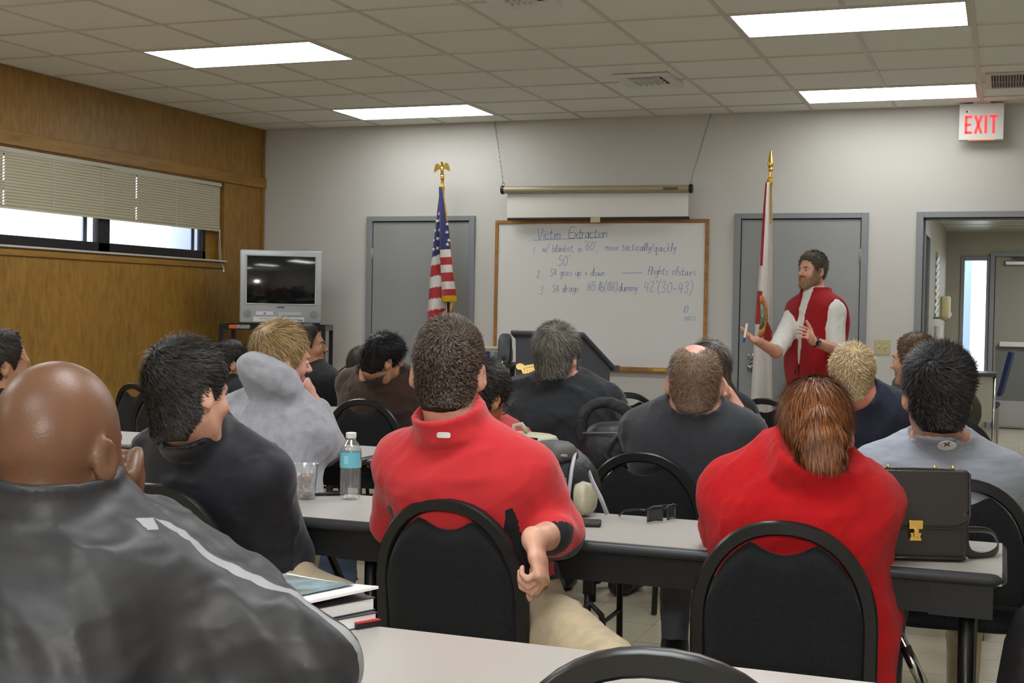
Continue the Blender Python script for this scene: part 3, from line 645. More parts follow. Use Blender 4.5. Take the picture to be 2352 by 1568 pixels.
c.tube([(0, -0.012, 2.29), (0, -0.02, 2.318), (0, 0.0, 2.325)], [0.02, 0.022, 0.014], 10, m=3)
def star(mb, P, u, v, r, m=2):
    a = np.array(P(u, v)); du = np.array(P(u+.02, v))-np.array(P(u-.02, v)); dv = np.array(P(u, v+.01))-np.array(P(u, v-.01))
    du /= np.linalg.norm(du); n = np.cross(du, dv); n /= np.linalg.norm(n); n = -n if n[1] > 0 else n; w_ = np.cross(n, du)
    V = [a+n*0.006]+[a+n*0.005+(du*math.cos(q*PI/5+.3)+w_*math.sin(q*PI/5+.3))*(r if q % 2 == 0 else r*.42) for q in range(10)]
    mb.add(V, [(0, q+1, (q+1) % 10+1) for q in range(10)], m)
for u, v in ((.55, .19), (.35, .235), (.62, .24), (.22, .30), (.62, .315), (.15, .365), (.5, .37), (.8, .36), (.22, .43), (.5, .44), (.78, .43)): star(c, PL, u, v, 0.021)
for u, v in ((.8, .40), (.92, .47), (.78, .505), (.9, .33)): star(c, PR, u, v, 0.019)
build('cloth', c, ['flagblue', 'flagred', 'flagwhite', 'fringe'], us, smooth=True, solid=0.002)
tz = MB().tube([(0.035+0.003*math.sin(q*1.6), -0.09+0.003*math.cos(q*1.6), 1.36-q*0.008) for q in range(40)], 0.0035, 6)
build('tassel_cord', tz, mat('white_cord', (205, 200, 190), 0.7, var=0.3, vscale=200), us)
def spear(mb):
    mb.at(); mb.lathe([(0.012, -0.03), (0.013, 0.0), (0.018, 0.004), (0.012, 0.01), (0.012, 0.05), (0.02, 0.058), (0.022, 0.07), (0.017, 0.082), (0.023, 0.092), (0.024, 0.11), (0.018, 0.15), (0.008, 0.205), (0.0, 0.222)], 18)
fl = flagstand('state_flag', 'white state flag with red bars and round seal on a spear pole', 4.545, 2.335, -0.0, spear)
c = MB()
def stR(u, v):
    if u > 0.8 and v < 0.17: return 3
    if v > 0.985: return 3
    d = v-0.505-0.10*(u-0.5)
    if v > 0.43 and v < 0.565 and u < 0.38: return 1
    if 0.485+0.10*u < v < 0.66 and u > 0.5: return 1
    if v < 0.335 and u < 0.30+0.1*v and u > 0.05+0.55*v-0.15 and v > 0.0: return 1
    return 2
def seal(u, v):
    return stR(u, v)
PS = lobe(c, (-0.022, -0.108), (0.016, 0.07), 2.30, 0.42, 0.40, -0.072, seal, 40, 150, 2.0, 0.045)
# seal: a ring of orange with green inside laid on the cloth near its middle fold
lobe(c, (-0.01, -0.06), (0.012, 0.055), 2.2, 0.45, 0.43, 0.03, lambda u, v: 2, 10, 40, 2.0, 0.03)
c.tube([(0, -0.008, 2.29), (0, -0.02, 2.318), (0, 0.0, 2.33)], [0.02, 0.024, 0.014], 10, m=3)
c.tube([(-0.045, -0.07, 1.13), (-0.05, -0.075, 1.0), (-0.05, -0.07, 0.9)], [0.004, 0.014, 0.02], 8, m=3)
cu, cv, ru, rv = 0.36, 0.535, 0.34, 0.085
def onP(a, r): return (cu+ru*r*math.cos(a), cv+rv*r*math.sin(a))
for r0, r1, mm, off in ((0.0, 0.62, 5, 0.004), (0.62, 1.0, 4, 0.005)):
    for q in range(40):
        a0, a1 = -PI*0.62+q*PI*1.24/40, -PI*0.62+(q+1)*PI*1.24/40
        V = []
        for a, r in ((a0, r0), (a1, r0), (a1, r1), (a0, r1)):
            p_ = np.array(PS(*onP(a, r))); p_[1] -= off+0.002; V.append(p_)
        c.add(V, [(0, 1, 2, 3)], mm)
build('cloth', c, ['flagblue', 'flagred', 'flagwhite', 'fringe', 'sealorange', 'sealgreen'], fl, smooth=True, solid=0.002)
le = MB(); txt = 'THE STATE OF'
CAPS = {'T': [[(0, 1), (.6, 1)], [(.3, 1), (.3, 0)]], 'H': [[(0, 0), (0, 1)], [(.5, 0), (.5, 1)], [(0, .5), (.5, .5)]], 'E': [[(.5, 1), (0, 1), (0, 0), (.5, 0)], [(0, .5), (.4, .5)]], 'S': [[(.5, .85), (.25, 1), (.05, .75), (.5, .3), (.25, 0), (0, .15)]],
        'A': [[(0, 0), (.3, 1), (.6, 0)], [(.1, .35), (.5, .35)]], 'O': [[(.3, 1), (0, .7), (0, .3), (.3, 0), (.6, .3), (.6, .7), (.3, 1)]], 'F': [[(.5, 1), (0, 1), (0, 0)], [(0, .5), (.4, .5)]]}
for k_, ch in enumerate(txt):
    if ch == ' ': continue
    a = -PI*0.5+(k_+.5)*PI*1.0/len(txt)
    for s in CAPS[ch]:
        for p0, p1 in zip(s[:-1], s[1:]):
            V = []
            for p_, o_ in ((p0, -1), (p1, -1), (p1, 1), (p0, 1)):
                d_ = np.array((p1[0]-p0[0], p1[1]-p0[1])); d_ = d_/np.linalg.norm(d_); nn = np.array((-d_[1], d_[0]))*0.07*o_
                q = np.array(PS(*onP(a+(p_[0]-.3+nn[0])*0.19, 0.70+(p_[1]+nn[1])*0.22))); q[1] -= 0.011; V.append(q)
            le.add(V, [(0, 1, 2, 3)])
build('lettering', le, 'ringink', fl)
# ---- lectern, its speaker, projector and cart
LEC = (3.37, -1.58, 0.025)
M['lectern'] = mat('lectern_grey', (74, 76, 82), 0.5, var=0.06, vscale=40, bump=0.05, bscale=300)
M['lecternside'] = M['lectern']
lec = thing('lectern', 'grey lectern with a sloping top and shiny gold emblem in front of the whiteboard', 'lectern', LEC, -0.12)
a, b = 0.235, 0.235
f = MB().add([(-a, -b, 0.05), (a, -b, 0.05), (a, b, 0.05), (-a, b, 0.05), (-a-0.02, -b-0.02, 1.12), (a+0.02, -b-0.02, 1.12), (a+0.02, b, 0.90), (-a-0.02, b, 0.90)],
             [(3, 2, 1, 0), (4, 5, 6, 7), (0, 1, 5, 4), (1, 2, 6, 5), (2, 3, 7, 6), (3, 0, 4, 7)])
build('body', f, 'lectern', lec, bevel=0.012)
V = [(-a-0.045, -b-0.05, 1.115), (a+0.045, -b-0.05, 1.115), (a+0.045, b+0.02, 0.875), (-a-0.045, b+0.02, 0.875)]
V2 = [(x, y, z+0.035) for x, y, z in V]
f = MB().add(V+V2, [(3, 2, 1, 0), (4, 5, 6, 7), (0, 1, 5, 4), (1, 2, 6, 5), (2, 3, 7, 6), (3, 0, 4, 7)])
build('sloping_top', f, 'lectern', lec, bevel=0.015)
build('ledge', MB().box((-a-0.045, b+0.01, 0.865), (a+0.045, b+0.11, 0.905)), 'lectern', lec, bevel=0.008)
build('base', MB().box((-a-0.03, -b-0.03, 0), (a+0.03, b+0.03, 0.06)), 'lectern', lec, bevel=0.01)
build('latch', MB().box((a+0.01, -b+0.06, 0.70), (a+0.016, -b+0.08, 0.725)), 'chrome', lec)
M['emblem_glow'] = mat('gold_with_flash_glow', (255, 226, 150), 0.35, emit=0.25)  # slight emission stands in for flash light thrown back by the emblem
g = MB()
def ePx(px, py): return ((px-1180)*0.00305-0.245, 0.835+(858-py)*0.0031)
def gp(*pts): g.prism([ePx(*p_) for p_ in pts], -b-0.03, -b-0.018)
g.at((0, 0, 0))
cx_, cz_ = ePx(1192, 838)
g.prism([(cx_+0.03*math.cos(t), cz_+0.022*math.sin(t)) for t in np.linspace(0, 2*PI, 17)[:-1]], -b-0.03, -b-0.018)
gp((1195, 842), (1200, 836), (1238, 829), (1240, 834), (1200, 841)); gp((1194, 842), (1199, 840), (1209, 857), (1204, 860)); gp((1204, 856), (1208, 859), (1226, 853), (1240, 843), (1240, 838), (1224, 848))
for k_ in range(5): gp((1203+k_*7, 841-k_), (1206+k_*7, 840-k_), (1212+k_*6, 853-k_), (1209+k_*6, 854-k_)); gp((1210+k_*6, 841-k_), (1213+k_*6, 840-k_), (1206+k_*7, 854-k_), (1203+k_*7, 854-k_)) if k_ < 4 else None
gp((1232, 830), (1236, 829), (1240, 818), (1238, 817))
build('emblem', g, 'emblem_glow', lec)
rc = MB().ball((0.1, 0.1, 1.015), (0.045, 0.07, 0.03)).ball((0.17, 0.16, 0.985), (0.05, 0.05, 0.022))
setprops(build('red_cloth', rc, mat('crimson_cloth', (120, 24, 44), 0.8), loc=LEC, rz=-0.12, smooth=True), 'crumpled dark red cloth lying on the sloping lectern top', 'cloth')
sc_ = thing('equipment_cart', 'dark equipment cart beside the lectern carrying a projector and speaker', 'cart', (2.80, -1.55, 0), 0.1)
build('top', MB().box((-0.27, -0.25, 0.90), (0.25, 0.25, 0.93)), 'apron', sc_, bevel=0.004)
for sx in (-1, 1):
    for sy in (-1, 1): build('post', MB().box((sx*0.23-0.015, sy*0.22-0.015, 0), (sx*0.23+0.015, sy*0.22+0.015, 0.9)), 'blackmetal', sc_)
build('shelf', MB().box((-0.25, -0.23, 0.4), (0.25, 0.23, 0.42)), 'apron', sc_)
sp = thing('desktop_speaker', 'small grey rounded speaker with a green light beside the lectern', 'speaker', (2.985, -1.72, 0.93), 0.25)
bm = MB()
V = []; n = 24
for y, s in ((-0.05, 0.86), (-0.04, 1.0), (0.03, 1.0), (0.05, 0.8)):
    for q in range(n):
        t_ = 2*PI*q/n; V.append((math.copysign(abs(math.cos(t_))**.6, math.cos(t_))*0.046*s, y+0.02*(math.sin(t_)*s), 0.108+math.copysign(abs(math.sin(t_))**.6, math.sin(t_))*0.106*s))
F = [(i*n+j, i*n+(j+1) % n, i*n+n+(j+1) % n, i*n+n+j) for i in range(3) for j in range(n)]+[list(range(n))[::-1], [3*n+j for j in range(n)]]
bm.add(V, F); build('cabinet', bm, mat('speaker_grey', (70, 72, 76), 0.5), sp, smooth='auto')
build('knob', MB().at((0, -0.055, 0.045), rotx(PI/2)).lathe([(0.016, 0), (0.014, 0.012), (0, 0.013)], 16), 'black', sp, smooth='auto')
build('power_light', MB().ball((-0.01, -0.066, 0.018), 0.005), mat('green_led', (110, 220, 40), 0.4, emit=1.5), sp)
build('foot', MB().box((-0.04, -0.05, 0), (0.04, 0.05, 0.012)), 'black', sp)
pj = thing('projector', 'beige and grey projector with a blue label on the cart behind the speaker', 'projector', (2.83, -1.52, 0.93), 0.35)
build('body', MB().rbox((-0.13, -0.14, 0.012), (0.13, 0.14, 0.095), 0.012), mat('projector_grey', (160, 164, 172), 0.4), pj)
build('lid', MB().rbox((-0.13, -0.14, 0.092), (0.13, 0.14, 0.112), 0.008), 'almond', pj)
build('blue_label', MB().box((-0.11, -0.142, 0.03), (-0.03, -0.14, 0.085)), mat('label_blue', (40, 50, 120), 0.4), pj)
build('vent_grille', MB().box((0.0, -0.142, 0.03), (0.11, -0.14, 0.08)), 'silverdark', pj)
for x in (-0.1, 0.1): build('foot', MB().box((x-0.015, -0.12, 0), (x+0.015, 0.12, 0.014)), 'black', pj)
# ================================================================ TABLES AND CHAIRS
def make_table(label, loc, group='training tables in rows', L_=1.822, D_=0.457):
    t = thing('training_table', label, 'table', loc, 0, group)
    build('tabletop', MB().box((-L_/2+0.012, -D_/2+0.012, 0.712), (L_/2-0.012, D_/2-0.012, 0.7405)), 'laminate', t)
    e = MB(); r = 0.016; zc = 0.7245; x, y = L_/2-r, D_/2-r
    e.tube([(-x+.02, -y, zc), (x-.02, -y, zc), (x-.006, -y+.006, zc), (x, -y+.02, zc), (x, y-.02, zc), (x-.006, y-.006, zc), (x-.02, y, zc), (-x+.02, y, zc), (-x+.006, y-.006, zc), (-x, y-.02, zc), (-x, -y+.02, zc), (-x+.006, -y+.006, zc), (-x+.02, -y, zc)], r, 10, caps=False)
    build('edge_band', e, 'edge', t, smooth=True)
    f = MB().box((-L_/2+0.05, -D_/2+0.025, 0.635), (L_/2-0.12, -D_/2+0.04, 0.712)).box((-L_/2+0.05, D_/2-0.04, 0.635), (L_/2-0.12, D_/2-0.025, 0.712)).box((L_/2-0.17, -D_/2+0.02, 0.632), (L_/2-0.03, -D_/2+0.12, 0.712))
    build('apron', f, 'apron', t)
    for s in (-1, 1):
        x = s*(L_/2-0.085)
        for y in (-0.17, 0.17): build('leg', MB().tube([(x, y, 0), (x, y, 0.71)], 0.019, 12), 'blackmetal', t, smooth=True)
        build('leg_crossbar', MB().tube([(x, -0.17, 0.10), (x, 0.17, 0.10)], 0.013, 8), 'blackmetal', t, smooth=True)
        xa, xb = x-s*0.23, x
        br = MB().tube([(xa, -0.05, 0.68), ((xa+xb)/2, -0.05, 0.46), (xb, -0.05, 0.24)], 0.011, 8).tube([((xa*.62+xb*.38), -0.065, 0.515), ((xa*.42+xb*.58), -0.065, 0.425)], 0.014, 8)
        build('folding_brace', br, 'chrome' if s > 0 else 'blackmetal', t, smooth=True)
    return t
YT = {'A': -8.32, 'B': -6.862, 'C': -5.59, 'D': -4.395}
XT = {'R': 5.335, 'L': 3.49}
make_table('training table in the middle with sunglasses, briefcase and grey backpack on it', (5.484, YT['B'], 0), L_=1.524)
tab = make_table('nearest training table at the bottom of the picture with thick white books on it', (XT['R'], YT['A'], 0))
dup(tab, (3.80, YT['B'], 0), 0, 'training table in front of the navy jacket man, with a water bottle and plastic cup')
dup(tab, (3.04, YT['C'], 0), 0, 'training table under the grey hooded sweatshirt sleeve')
dup(tab, (4.89, YT['C'], 0), 0, 'training table between the balding man and the grey sweater man, with black bag on it')
dup(tab, (3.30, -3.80, 0), 0, 'training table in front of the brown sweater man bending down')
dup(tab, (XT['R'], YT['D'], 0), 0, 'training table in front of the blond man in the navy tee')
def arch(hw, z0, z1, rz_, n=26):
    """outline of the chair back: straight sides, round top; local x and height"""
    P = [(-hw, z0)]
    for t_ in np.linspace(PI, 0, n): P.append((hw*math.copysign(abs(math.cos(t_))**0.9, math.cos(t_)), z1-rz_+rz_*abs(math.sin(t_))**0.95))
    P.append((hw, z0)); return P
def back_y(z): return -0.19-0.16*(z-0.42) if z > 0.42 else -0.19-0.10*(0.42-z)   # the back leans rearwards, its legs splay
def make_chair(label, loc, rz, group='black round-backed chairs'):
    t = thing('chair', label, 'chair', loc, rz, group)
    O = arch(0.192, 0.36, 0.842, 0.23)
    fr = MB(); V = []; F = []; n = len(O); C = []
    for i, (x, z) in enumerate(O):
        a_ = O[max(i-1, 0)]; b_ = O[min(i+1, n-1)]; d_ = np.array((b_[0]-a_[0], b_[1]-a_[1])); d_ /= np.linalg.norm(d_); nrm = np.array((-d_[1], d_[0]))
        ring = [(-.017, -.006), (-.012, -.013), (.012, -.013), (.017, -.006), (.017, .006), (.012, .013), (-.012, .013), (-.017, .006)]
        for u, y in ring: V.append((x-nrm[0]*u, back_y(z)+y, z-nrm[1]*u))
    for i in range(n-1):
        for j_ in range(8): F.append((i*8+j_, i*8+(j_+1) % 8, (i+1)*8+(j_+1) % 8, (i+1)*8+j_))
    F.append(list(range(8))); F.append([(n-1)*8+j_ for j_ in range(8)][::-1])
    fr.add(V, F); build('back_frame', fr, 'chairframe', t, smooth='auto')
    # padded back: fills the arch below a dished top edge that leaves the hand hole
    I = arch(0.178, 0.37, 0.826, 0.218, 30)
    def ztop(x):
        o = 0.826-0.218+0.218*max(0, 1-(abs(x)/0.178)**2)**0.5
        dish = 0.779+0.026*min(1, abs(x)/0.066)**2 if abs(x) < 0.066 else 9
        return min(o, dish)
    V = []; F = []; nx, nz = 36, 14
    for side in (0, 1):
        for j_ in range(nz+1):
            for i in range(nx+1):
                x = 0.178*math.sin((i/nx-.5)*PI); zt = ztop(x); z = 0.49+(zt-0.49)*j_/nz
                e = min(1, min(0.178-abs(x), zt-z, z-0.49)/0.03); e = max(0, e)**0.5
                V.append((x, back_y(z)+(-1 if side == 0 else 1)*(0.004+0.016*e), z))
    K = (nx+1)*(nz+1)
    for side in (0, 1):
        for j_ in range(nz):
            for i in range(nx):
                q = side*K+j_*(nx+1)+i; f4 = (q, q+1, q+nx+2, q+nx+1); F.append(f4 if side == 0 else f4[::-1])
    for i in range(nx):
        for j_ in (0, nz):
            q = j_*(nx+1)+i; f4 = (q, q+1, q+1+K, q+K); F.append(f4[::-1] if j_ == 0 else f4)
    p_ = MB(); p_.add(V, F); build('backrest', p_, 'fabric', t, smooth='auto')
    bm = bmesh.new(); bmesh.ops.create_cube(bm, size=1)
    for v in bm.verts: v.co = Vector((v.co.x*(0.42 if v.co.y > 0 else 0.37), -0.17+(v.co.y+.5)*0.41, 0.395+(v.co.z+.5)*0.075))
    bmesh.ops.bevel(bm, geom=[e for e in bm.edges if abs(e.verts[0].co.z-e.verts[1].co.z) > .05], offset=0.07, segments=5, profile=.5, affect='EDGES')
    bmesh.ops.bevel(bm, geom=[e for e in bm.edges if abs(e.verts[0].co.z-e.verts[1].co.z) < .001], offset=0.022, segments=3, profile=.5, affect='EDGES')
    s_ = MB(); s_.bm(bm); build('seat', s_, 'fabric', t, smooth='auto')
    for s in (-1, 1):
        build('leg', MB().tube([(s*0.192, back_y(0.37), 0.37), (s*0.192, back_y(0.2), 0.2), (s*0.195, back_y(0.0), 0.004)], 0.013, 8), 'chairframe', t, smooth=True)
        build('leg', MB().tube([(s*0.17, -0.16, 0.40), (s*0.178, 0.14, 0.392), (s*0.185, 0.2, 0.36), (s*0.19, 0.235, 0.004)], 0.012, 8), 'chairframe', t, smooth=True)
        build('side_rail', MB().tube([(s*0.193, back_y(0.22), 0.22), (s*0.187, 0.21, 0.22)], 0.008, 8), 'chairframe', t, smooth=True)
    return t
# chair origin: seat centre; the top of the back is 0.257 m behind it
ch = make_chair('black chair of the red polo shirt man, its whole back showing', (4.957+0.03, -7.062, 0), -0.08)
def chair(x, y, rz, label, sc=1.0): return dup(ch, (x+math.sin(rz)*-0.257, y+math.cos(rz)*0.257, 0), rz, label, scale=sc)
chair(5.775, -7.29, 0.08, 'black chair of the ponytail woman in red, largest and nearest full chair back')
chair(4.20, -7.43, 0.10, 'black chair of the navy jacket man, half hidden by the bald man')
chair(5.84, -8.68, 0.10, 'black chair at the very bottom edge of the picture, only its round top showing', 1.065)
chair(5.124, -6.065, 0.02, 'black chair of the balding man, behind the sunglasses')
chair(6.125, -6.28, 0.08, 'black chair of the grey tee man, behind the leather briefcase')
chair(3.25, -4.40, 0.1, 'black chair behind the brown sweater man, past the water bottle')
chair(4.143, -4.50, 0.05, 'black chair behind the grey-haired man, past the grey backpack')
chair(4.244, -3.08, 0.3, 'empty black chair with an open hand hole right of the lectern')
chair(5.02, -3.11, -0.1, 'empty black chair just behind the red hair, below the standing man')
chair(5.59, -4.60, 0.05, 'black chair of the blond man in the navy tee')
chair(1.624, -4.05, -0.35, 'black chair with a shiny rim against the wood wall, farther of two')
chair(2.12, -4.52, -0.2, 'black chair against the wood wall, nearer of two, by the navy man')
chair(1.15, -4.0, 0.5, 'black chair whose rim shows just right of the bald head')
for a in ((4.97, -9.27, 0.1, 'black chair under the bald man, below the picture'), (3.60, -6.36, -0.95, 'black chair under the man in the grey hooded sweatshirt'), (4.47, -6.26, -0.05, 'black chair under the second red shirt man, hidden by the first'),
          (2.36, -6.34, 0, 'black chair under the man at the far left edge'), (2.08, -3.96, -0.2, 'black chair under the dark-haired man below the cart'), (2.40, -3.52, -0.8, 'black chair under the man in profile before the cart'),
          (5.03, -4.71, 0.1, 'black chair under the long-haired woman behind the balding man'), (6.02, -3.97, 0.3, 'black chair under the olive sweatshirt man'), (2.75, -2.86, 0, 'black chair under the person beyond the brown sweater man')): chair(*a)
# ================================================================ SMALL THINGS
TZ = 0.7405
def clearplastic(name, haze, rough, gloss=.10):
    m = bpy.data.materials.new(name); m.use_nodes = True; nt = m.node_tree; nt.nodes.remove(nt.nodes['Principled BSDF'])
    t = nt.nodes.new('ShaderNodeBsdfTransparent'); t.inputs[0].default_value = (.97, .98, .99, 1); g = nt.nodes.new('ShaderNodeBsdfGlossy'); g.inputs['Roughness'].default_value = rough
    d = nt.nodes.new('ShaderNodeBsdfDiffuse'); d.inputs[0].default_value = (.85, .87, .9, 1); lw = nt.nodes.new('ShaderNodeLayerWeight'); lw.inputs[0].default_value = .35
    mu = nt.nodes.new('ShaderNodeMath'); mu.operation = 'MULTIPLY_ADD'; mu.inputs[1].default_value = .55; mu.inputs[2].default_value = gloss
    a = nt.nodes.new('ShaderNodeMixShader'); b = nt.nodes.new('ShaderNodeMixShader'); a.inputs[0].default_value = haze
    nt.links.new(t.outputs[0], a.inputs[1]); nt.links.new(d.outputs[0], a.inputs[2]); nt.links.new(lw.outputs['Facing'], mu.inputs[0]); nt.links.new(mu.outputs[0], b.inputs[0])
    nt.links.new(a.outputs[0], b.inputs[1]); nt.links.new(g.outputs[0], b.inputs[2]); nt.links.new(b.outputs[0], nt.nodes['Material Output'].inputs[0]); return m
M['clear'] = clearplastic('clear_plastic', .10, .06, .07)
M['blabel'] = mat('bottle_label', (112, 190, 208), 0.4)
def bottle(loc, label, rz=0.0, proto=[None]):
    if proto[0] is not None: return dup(proto[0], loc, rz, label)
    t = thing('water_bottle', label, 'bottle', loc, rz, 'plastic water bottles')
    pr = [(0.024, 0.0), (0.029, 0.004), (0.031, 0.012)]
    for q in range(7): pr += [(0.0315, 0.018+q*0.0105), (0.0298, 0.0232+q*0.0105)]
    pr += [(0.0315, 0.095), (0.0315, 0.142), (0.030, 0.152), (0.024, 0.166), (0.0145, 0.178), (0.0128, 0.184)]
    build('bottle_body', MB().lathe(pr, 28), 'clear', t, smooth=True)
    build('cap', MB().lathe([(0.0155, 0.183), (0.016, 0.186), (0.016, 0.198), (0.014, 0.2), (0, 0.2)], 24), 'white', t, smooth='auto')
    lb = MB(); n = 28
    for k_, (mm) in enumerate(range(n)):
        a0, a1 = 2*PI*k_/n, 2*PI*(k_+1)/n
        for z0, z1, band in ((0.096, 0.108, 0), (0.108, 0.118, 1), (0.118, 0.132, 2), (0.132, 0.142, 3)):
            mi = 0
            ang = k_ % 14
            if ang in (3, 4, 5):
                mi = {0: 2, 1: 2, 2: 3, 3: 4}[band]
            elif ang in (9, 10) and band in (1, 2): mi = 1
            lb.add([(0.0322*math.cos(a0), 0.0322*math.sin(a0), z0), (0.0322*math.cos(a1), 0.0322*math.sin(a1), z0), (0.0322*math.cos(a1), 0.0322*math.sin(a1), z1), (0.0322*math.cos(a0), 0.0322*math.sin(a0), z1)], [(0, 1, 2, 3)], mi)
    build('label', lb, ['blabel', mat('label_pale', (150, 210, 225), 0.4), mat('label_yellow', (220, 180, 60), 0.4), mat('label_blue2', (70, 100, 160), 0.4), mat('label_green', (70, 140, 90), 0.4)], t, smooth=True)
    proto[0] = t; return t
bottle((4.401, -6.73, TZ), 'water bottle with a turquoise label standing left of the red polo shirt man', -0.65)
bottle((5.86, -4.45, TZ), 'water bottle partly hidden behind the head of the grey tee man', 0.4)
bottle((4.575, -8.22, TZ), 'water bottle of which only the white cap shows over the shoulder of the bald man', 0.2)
cp = thing('plastic_cup', 'clear plastic cup holding brown wrappers on the table by the navy sleeve', 'cup', (4.283, -6.79, TZ))
M['cupclear'] = clearplastic('cup_plastic', .16, .15, .05)
build('cup', MB().lathe([(0.026, 0.001), (0.027, 0.0), (0.030, 0.03), (0.037, 0.104), (0.039, 0.106), (0.0365, 0.104), (0.0292, 0.031), (0.0262, 0.003)], 32), 'cupclear', cp, smooth=True)
cw = MB(); rr = random.Random(3)
for q in range(70):
    a_ = rr.uniform(0, 6.28); r_ = rr.uniform(0, 0.019); z_ = rr.uniform(0.012, 0.074)
    cw.at((r_*math.cos(a_), r_*math.sin(a_), z_), rotz(rr.uniform(0, 6))@rotx(rr.uniform(0, 3))).box((-0.009, -0.006, -0.002), (0.009, 0.006, 0.002), rr.choice((0, 0, 0, 1)))
setprops(build('crumpled_wrappers', cw, [mat('brown_wrapper', (150, 104, 84), 0.35), mat('white_wrapper', (220, 214, 208), 0.35)], loc=(4.283, -6.79, TZ)), 'brown and white crumpled wrappers filling the clear plastic cup', 'wrapper', kind='stuff')
pe = thing('pen', 'black capped pen lying between the cup and the water bottle', 'pen', (4.30, -6.715, TZ+0.006), 0.75)
build('barrel', MB().tube([(-0.062, 0, 0), (0.055, 0, 0)], 0.0052, 10), 'black', pe, smooth='auto'); build('cap', MB().tube([(0.012, 0, 0), (0.066, 0, 0)], [0.0062, 0.0058], 10).box((0.02, -0.0015, 0.005), (0.062, 0.0015, 0.009)), 'black', pe)
# sunglasses
sg = thing('sunglasses', 'dark sunglasses folded open on the table behind the red fleece woman', 'sunglasses', (5.36, -6.70, TZ), 1.1)
M['lens'] = mat('dark_lens', (40, 42, 44), 0.08, spec=0.7)
for s in (-1, 1):
    build('lens', MB().sheet(lambda u, v: (s*0.035+(u-.5)*0.052, -0.012*((s*0.035+(u-.5)*0.052)/0.06)**2*-1, 0.004+0.036*v-0.006*abs(u-.5)*(1-v)), 8, 5), 'lens', sg, smooth=True, solid=0.002)
    build('temple', MB().tube([(s*0.064, 0.013, 0.034), (s*0.066, 0.05, 0.032), (s*0.06, 0.1, 0.022), (s*0.05, 0.125, 0.004)], 0.0028, 8), 'black', sg, smooth=True)
fr = MB().tube([(-0.064, 0.013, 0.036), (-0.04, 0.004, 0.042), (-0.012, 0.0, 0.04), (0, 0.0, 0.034), (0.012, 0, 0.04), (0.04, 0.004, 0.042), (0.064, 0.013, 0.036)], 0.003, 8)
build('frame', fr, 'black', sg, smooth=True)
pw = thing('black_wallet', 'small black wallet lying on the table right of the red polo elbow', 'wallet', (5.175, -6.87, TZ), 0.25)
build('body', MB().rbox((-0.05, -0.03, 0), (0.05, 0.03, 0.014), 0.005), 'black', pw); build('strap', MB().rbox((-0.13, -0.012, 0.0), (-0.03, 0.012, 0.006), 0.002), 'black', pw)
# ---- briefcase
M['leather'] = mat('black_leather', (40, 38, 35), 0.28, spec=0.6, var=0.12, vscale=12, bump=0.08, bscale=90)
bc = thing('leather_briefcase', 'small black leather briefcase with a gold clasp standing on the table', 'briefcase', (6.024, -6.97, TZ), 0.33)
f = MB(); V = []
bm = bmesh.new(); bmesh.ops.create_cube(bm, size=1)
for v in bm.verts: v.co = Vector((v.co.x*0.25, v.co.y*(0.085 if v.co.z < 0 else 0.055), (v.co.z+.5)*0.205))
bmesh.ops.bevel(bm, geom=list(bm.edges), offset=0.012, segments=3, profile=.5, affect='EDGES')
f.bm(bm); build('body', f, 'leather', bc, smooth='auto')
def flap(u, v):
    x = (u-.5)*0.258
    if v < .25: t_ = v/.25; return (x, 0.03-0.06*t_, 0.2085+0.004*math.sin(t_*PI))
    t_ = (v-.25)/.75; e = 0.0
    if t_ > .8: e = 0.012*max(0, (abs(u-.5)*2)**8)
    return (x, -0.031-0.014*t_, 0.2085-0.128*t_+e*1.5)
flp = build('flap', MB().sheet(flap, 24, 16), 'leather', bc, smooth=True, solid=0.005)
build('flap_piping', MB().tube([flap(0.0, 0.25)]+[flap(0, v_) for v_ in (.5, .75, .9)]+[flap(u_, 1) for u_ in np.linspace(0.02, .98, 14)]+[flap(1, v_) for v_ in (.9, .75, .5, .25)], 0.0032, 6), 'leather', flp, smooth=True)
build('base_piping', MB().tube([(-0.12, -0.046, 0.01), (0.12, -0.046, 0.01)], 0.004, 8), 'leather', bc, smooth=True)
g = MB().rbox((-0.017, -0.057, 0.078), (0.017, -0.048, 0.1), 0.003).rbox((-0.006, -0.062, 0.06), (0.006, -0.05, 0.082), 0.002).prism([(-0.014, 0.052), (0.014, 0.052), (0.01, 0.062), (0.013, 0.07), (-0.013, 0.07), (-0.01, 0.062)], -0.056, -0.047)
build('clasp', g, 'gold', flp)
for x in (-0.098, -0.055, 0.055, 0.098): build('stud', MB().at((x, -0.004, 0.212)).lathe([(0.003, 0), (0.003, 0.004), (0.005, 0.007), (0.003, 0.011), (0, 0.012)], 12), 'gold', bc, smooth=True)
build('handle_flat', MB().sheet(lambda u, v: ((u-.5)*0.2, -0.006+(v-.5)*0.012, 0.2135+0.002*math.sin(u*PI)), 16, 2), 'leather', bc, solid=0.005)
stp = [(0.128, 0.0, 0.17), (0.131, 0.005, 0.1), (0.136, 0.01, 0.03), (0.16, 0.012, 0.006), (0.2, 0.03, 0.005), (0.235, 0.07, 0.02), (0.23, 0.11, 0.05), (0.18, 0.14, 0.05), (0.13, 0.13, 0.05), (0.1, 0.09, 0.02)]
def smooth_path(P, k=6):
    P = [np.array(p, float) for p in P]; out = []
    for i in range(len(P)-1):
        p0, p1, p2, p3 = P[max(i-1, 0)], P[i], P[i+1], P[min(i+2, len(P)-1)]
        for t in np.linspace(0, 1, k+1)[:-1]: out.append(0.5*((2*p1)+(-p0+p2)*t+(2*p0-5*p1+4*p2-p3)*t*t+(-p0+3*p1-3*p2+p3)*t**3))
    return out+[P[-1]]
build('shoulder_strap', MB().tube(smooth_path(stp), 0.011, 8, flat=(0.2, 1.0)), 'leather', bc, smooth=True)
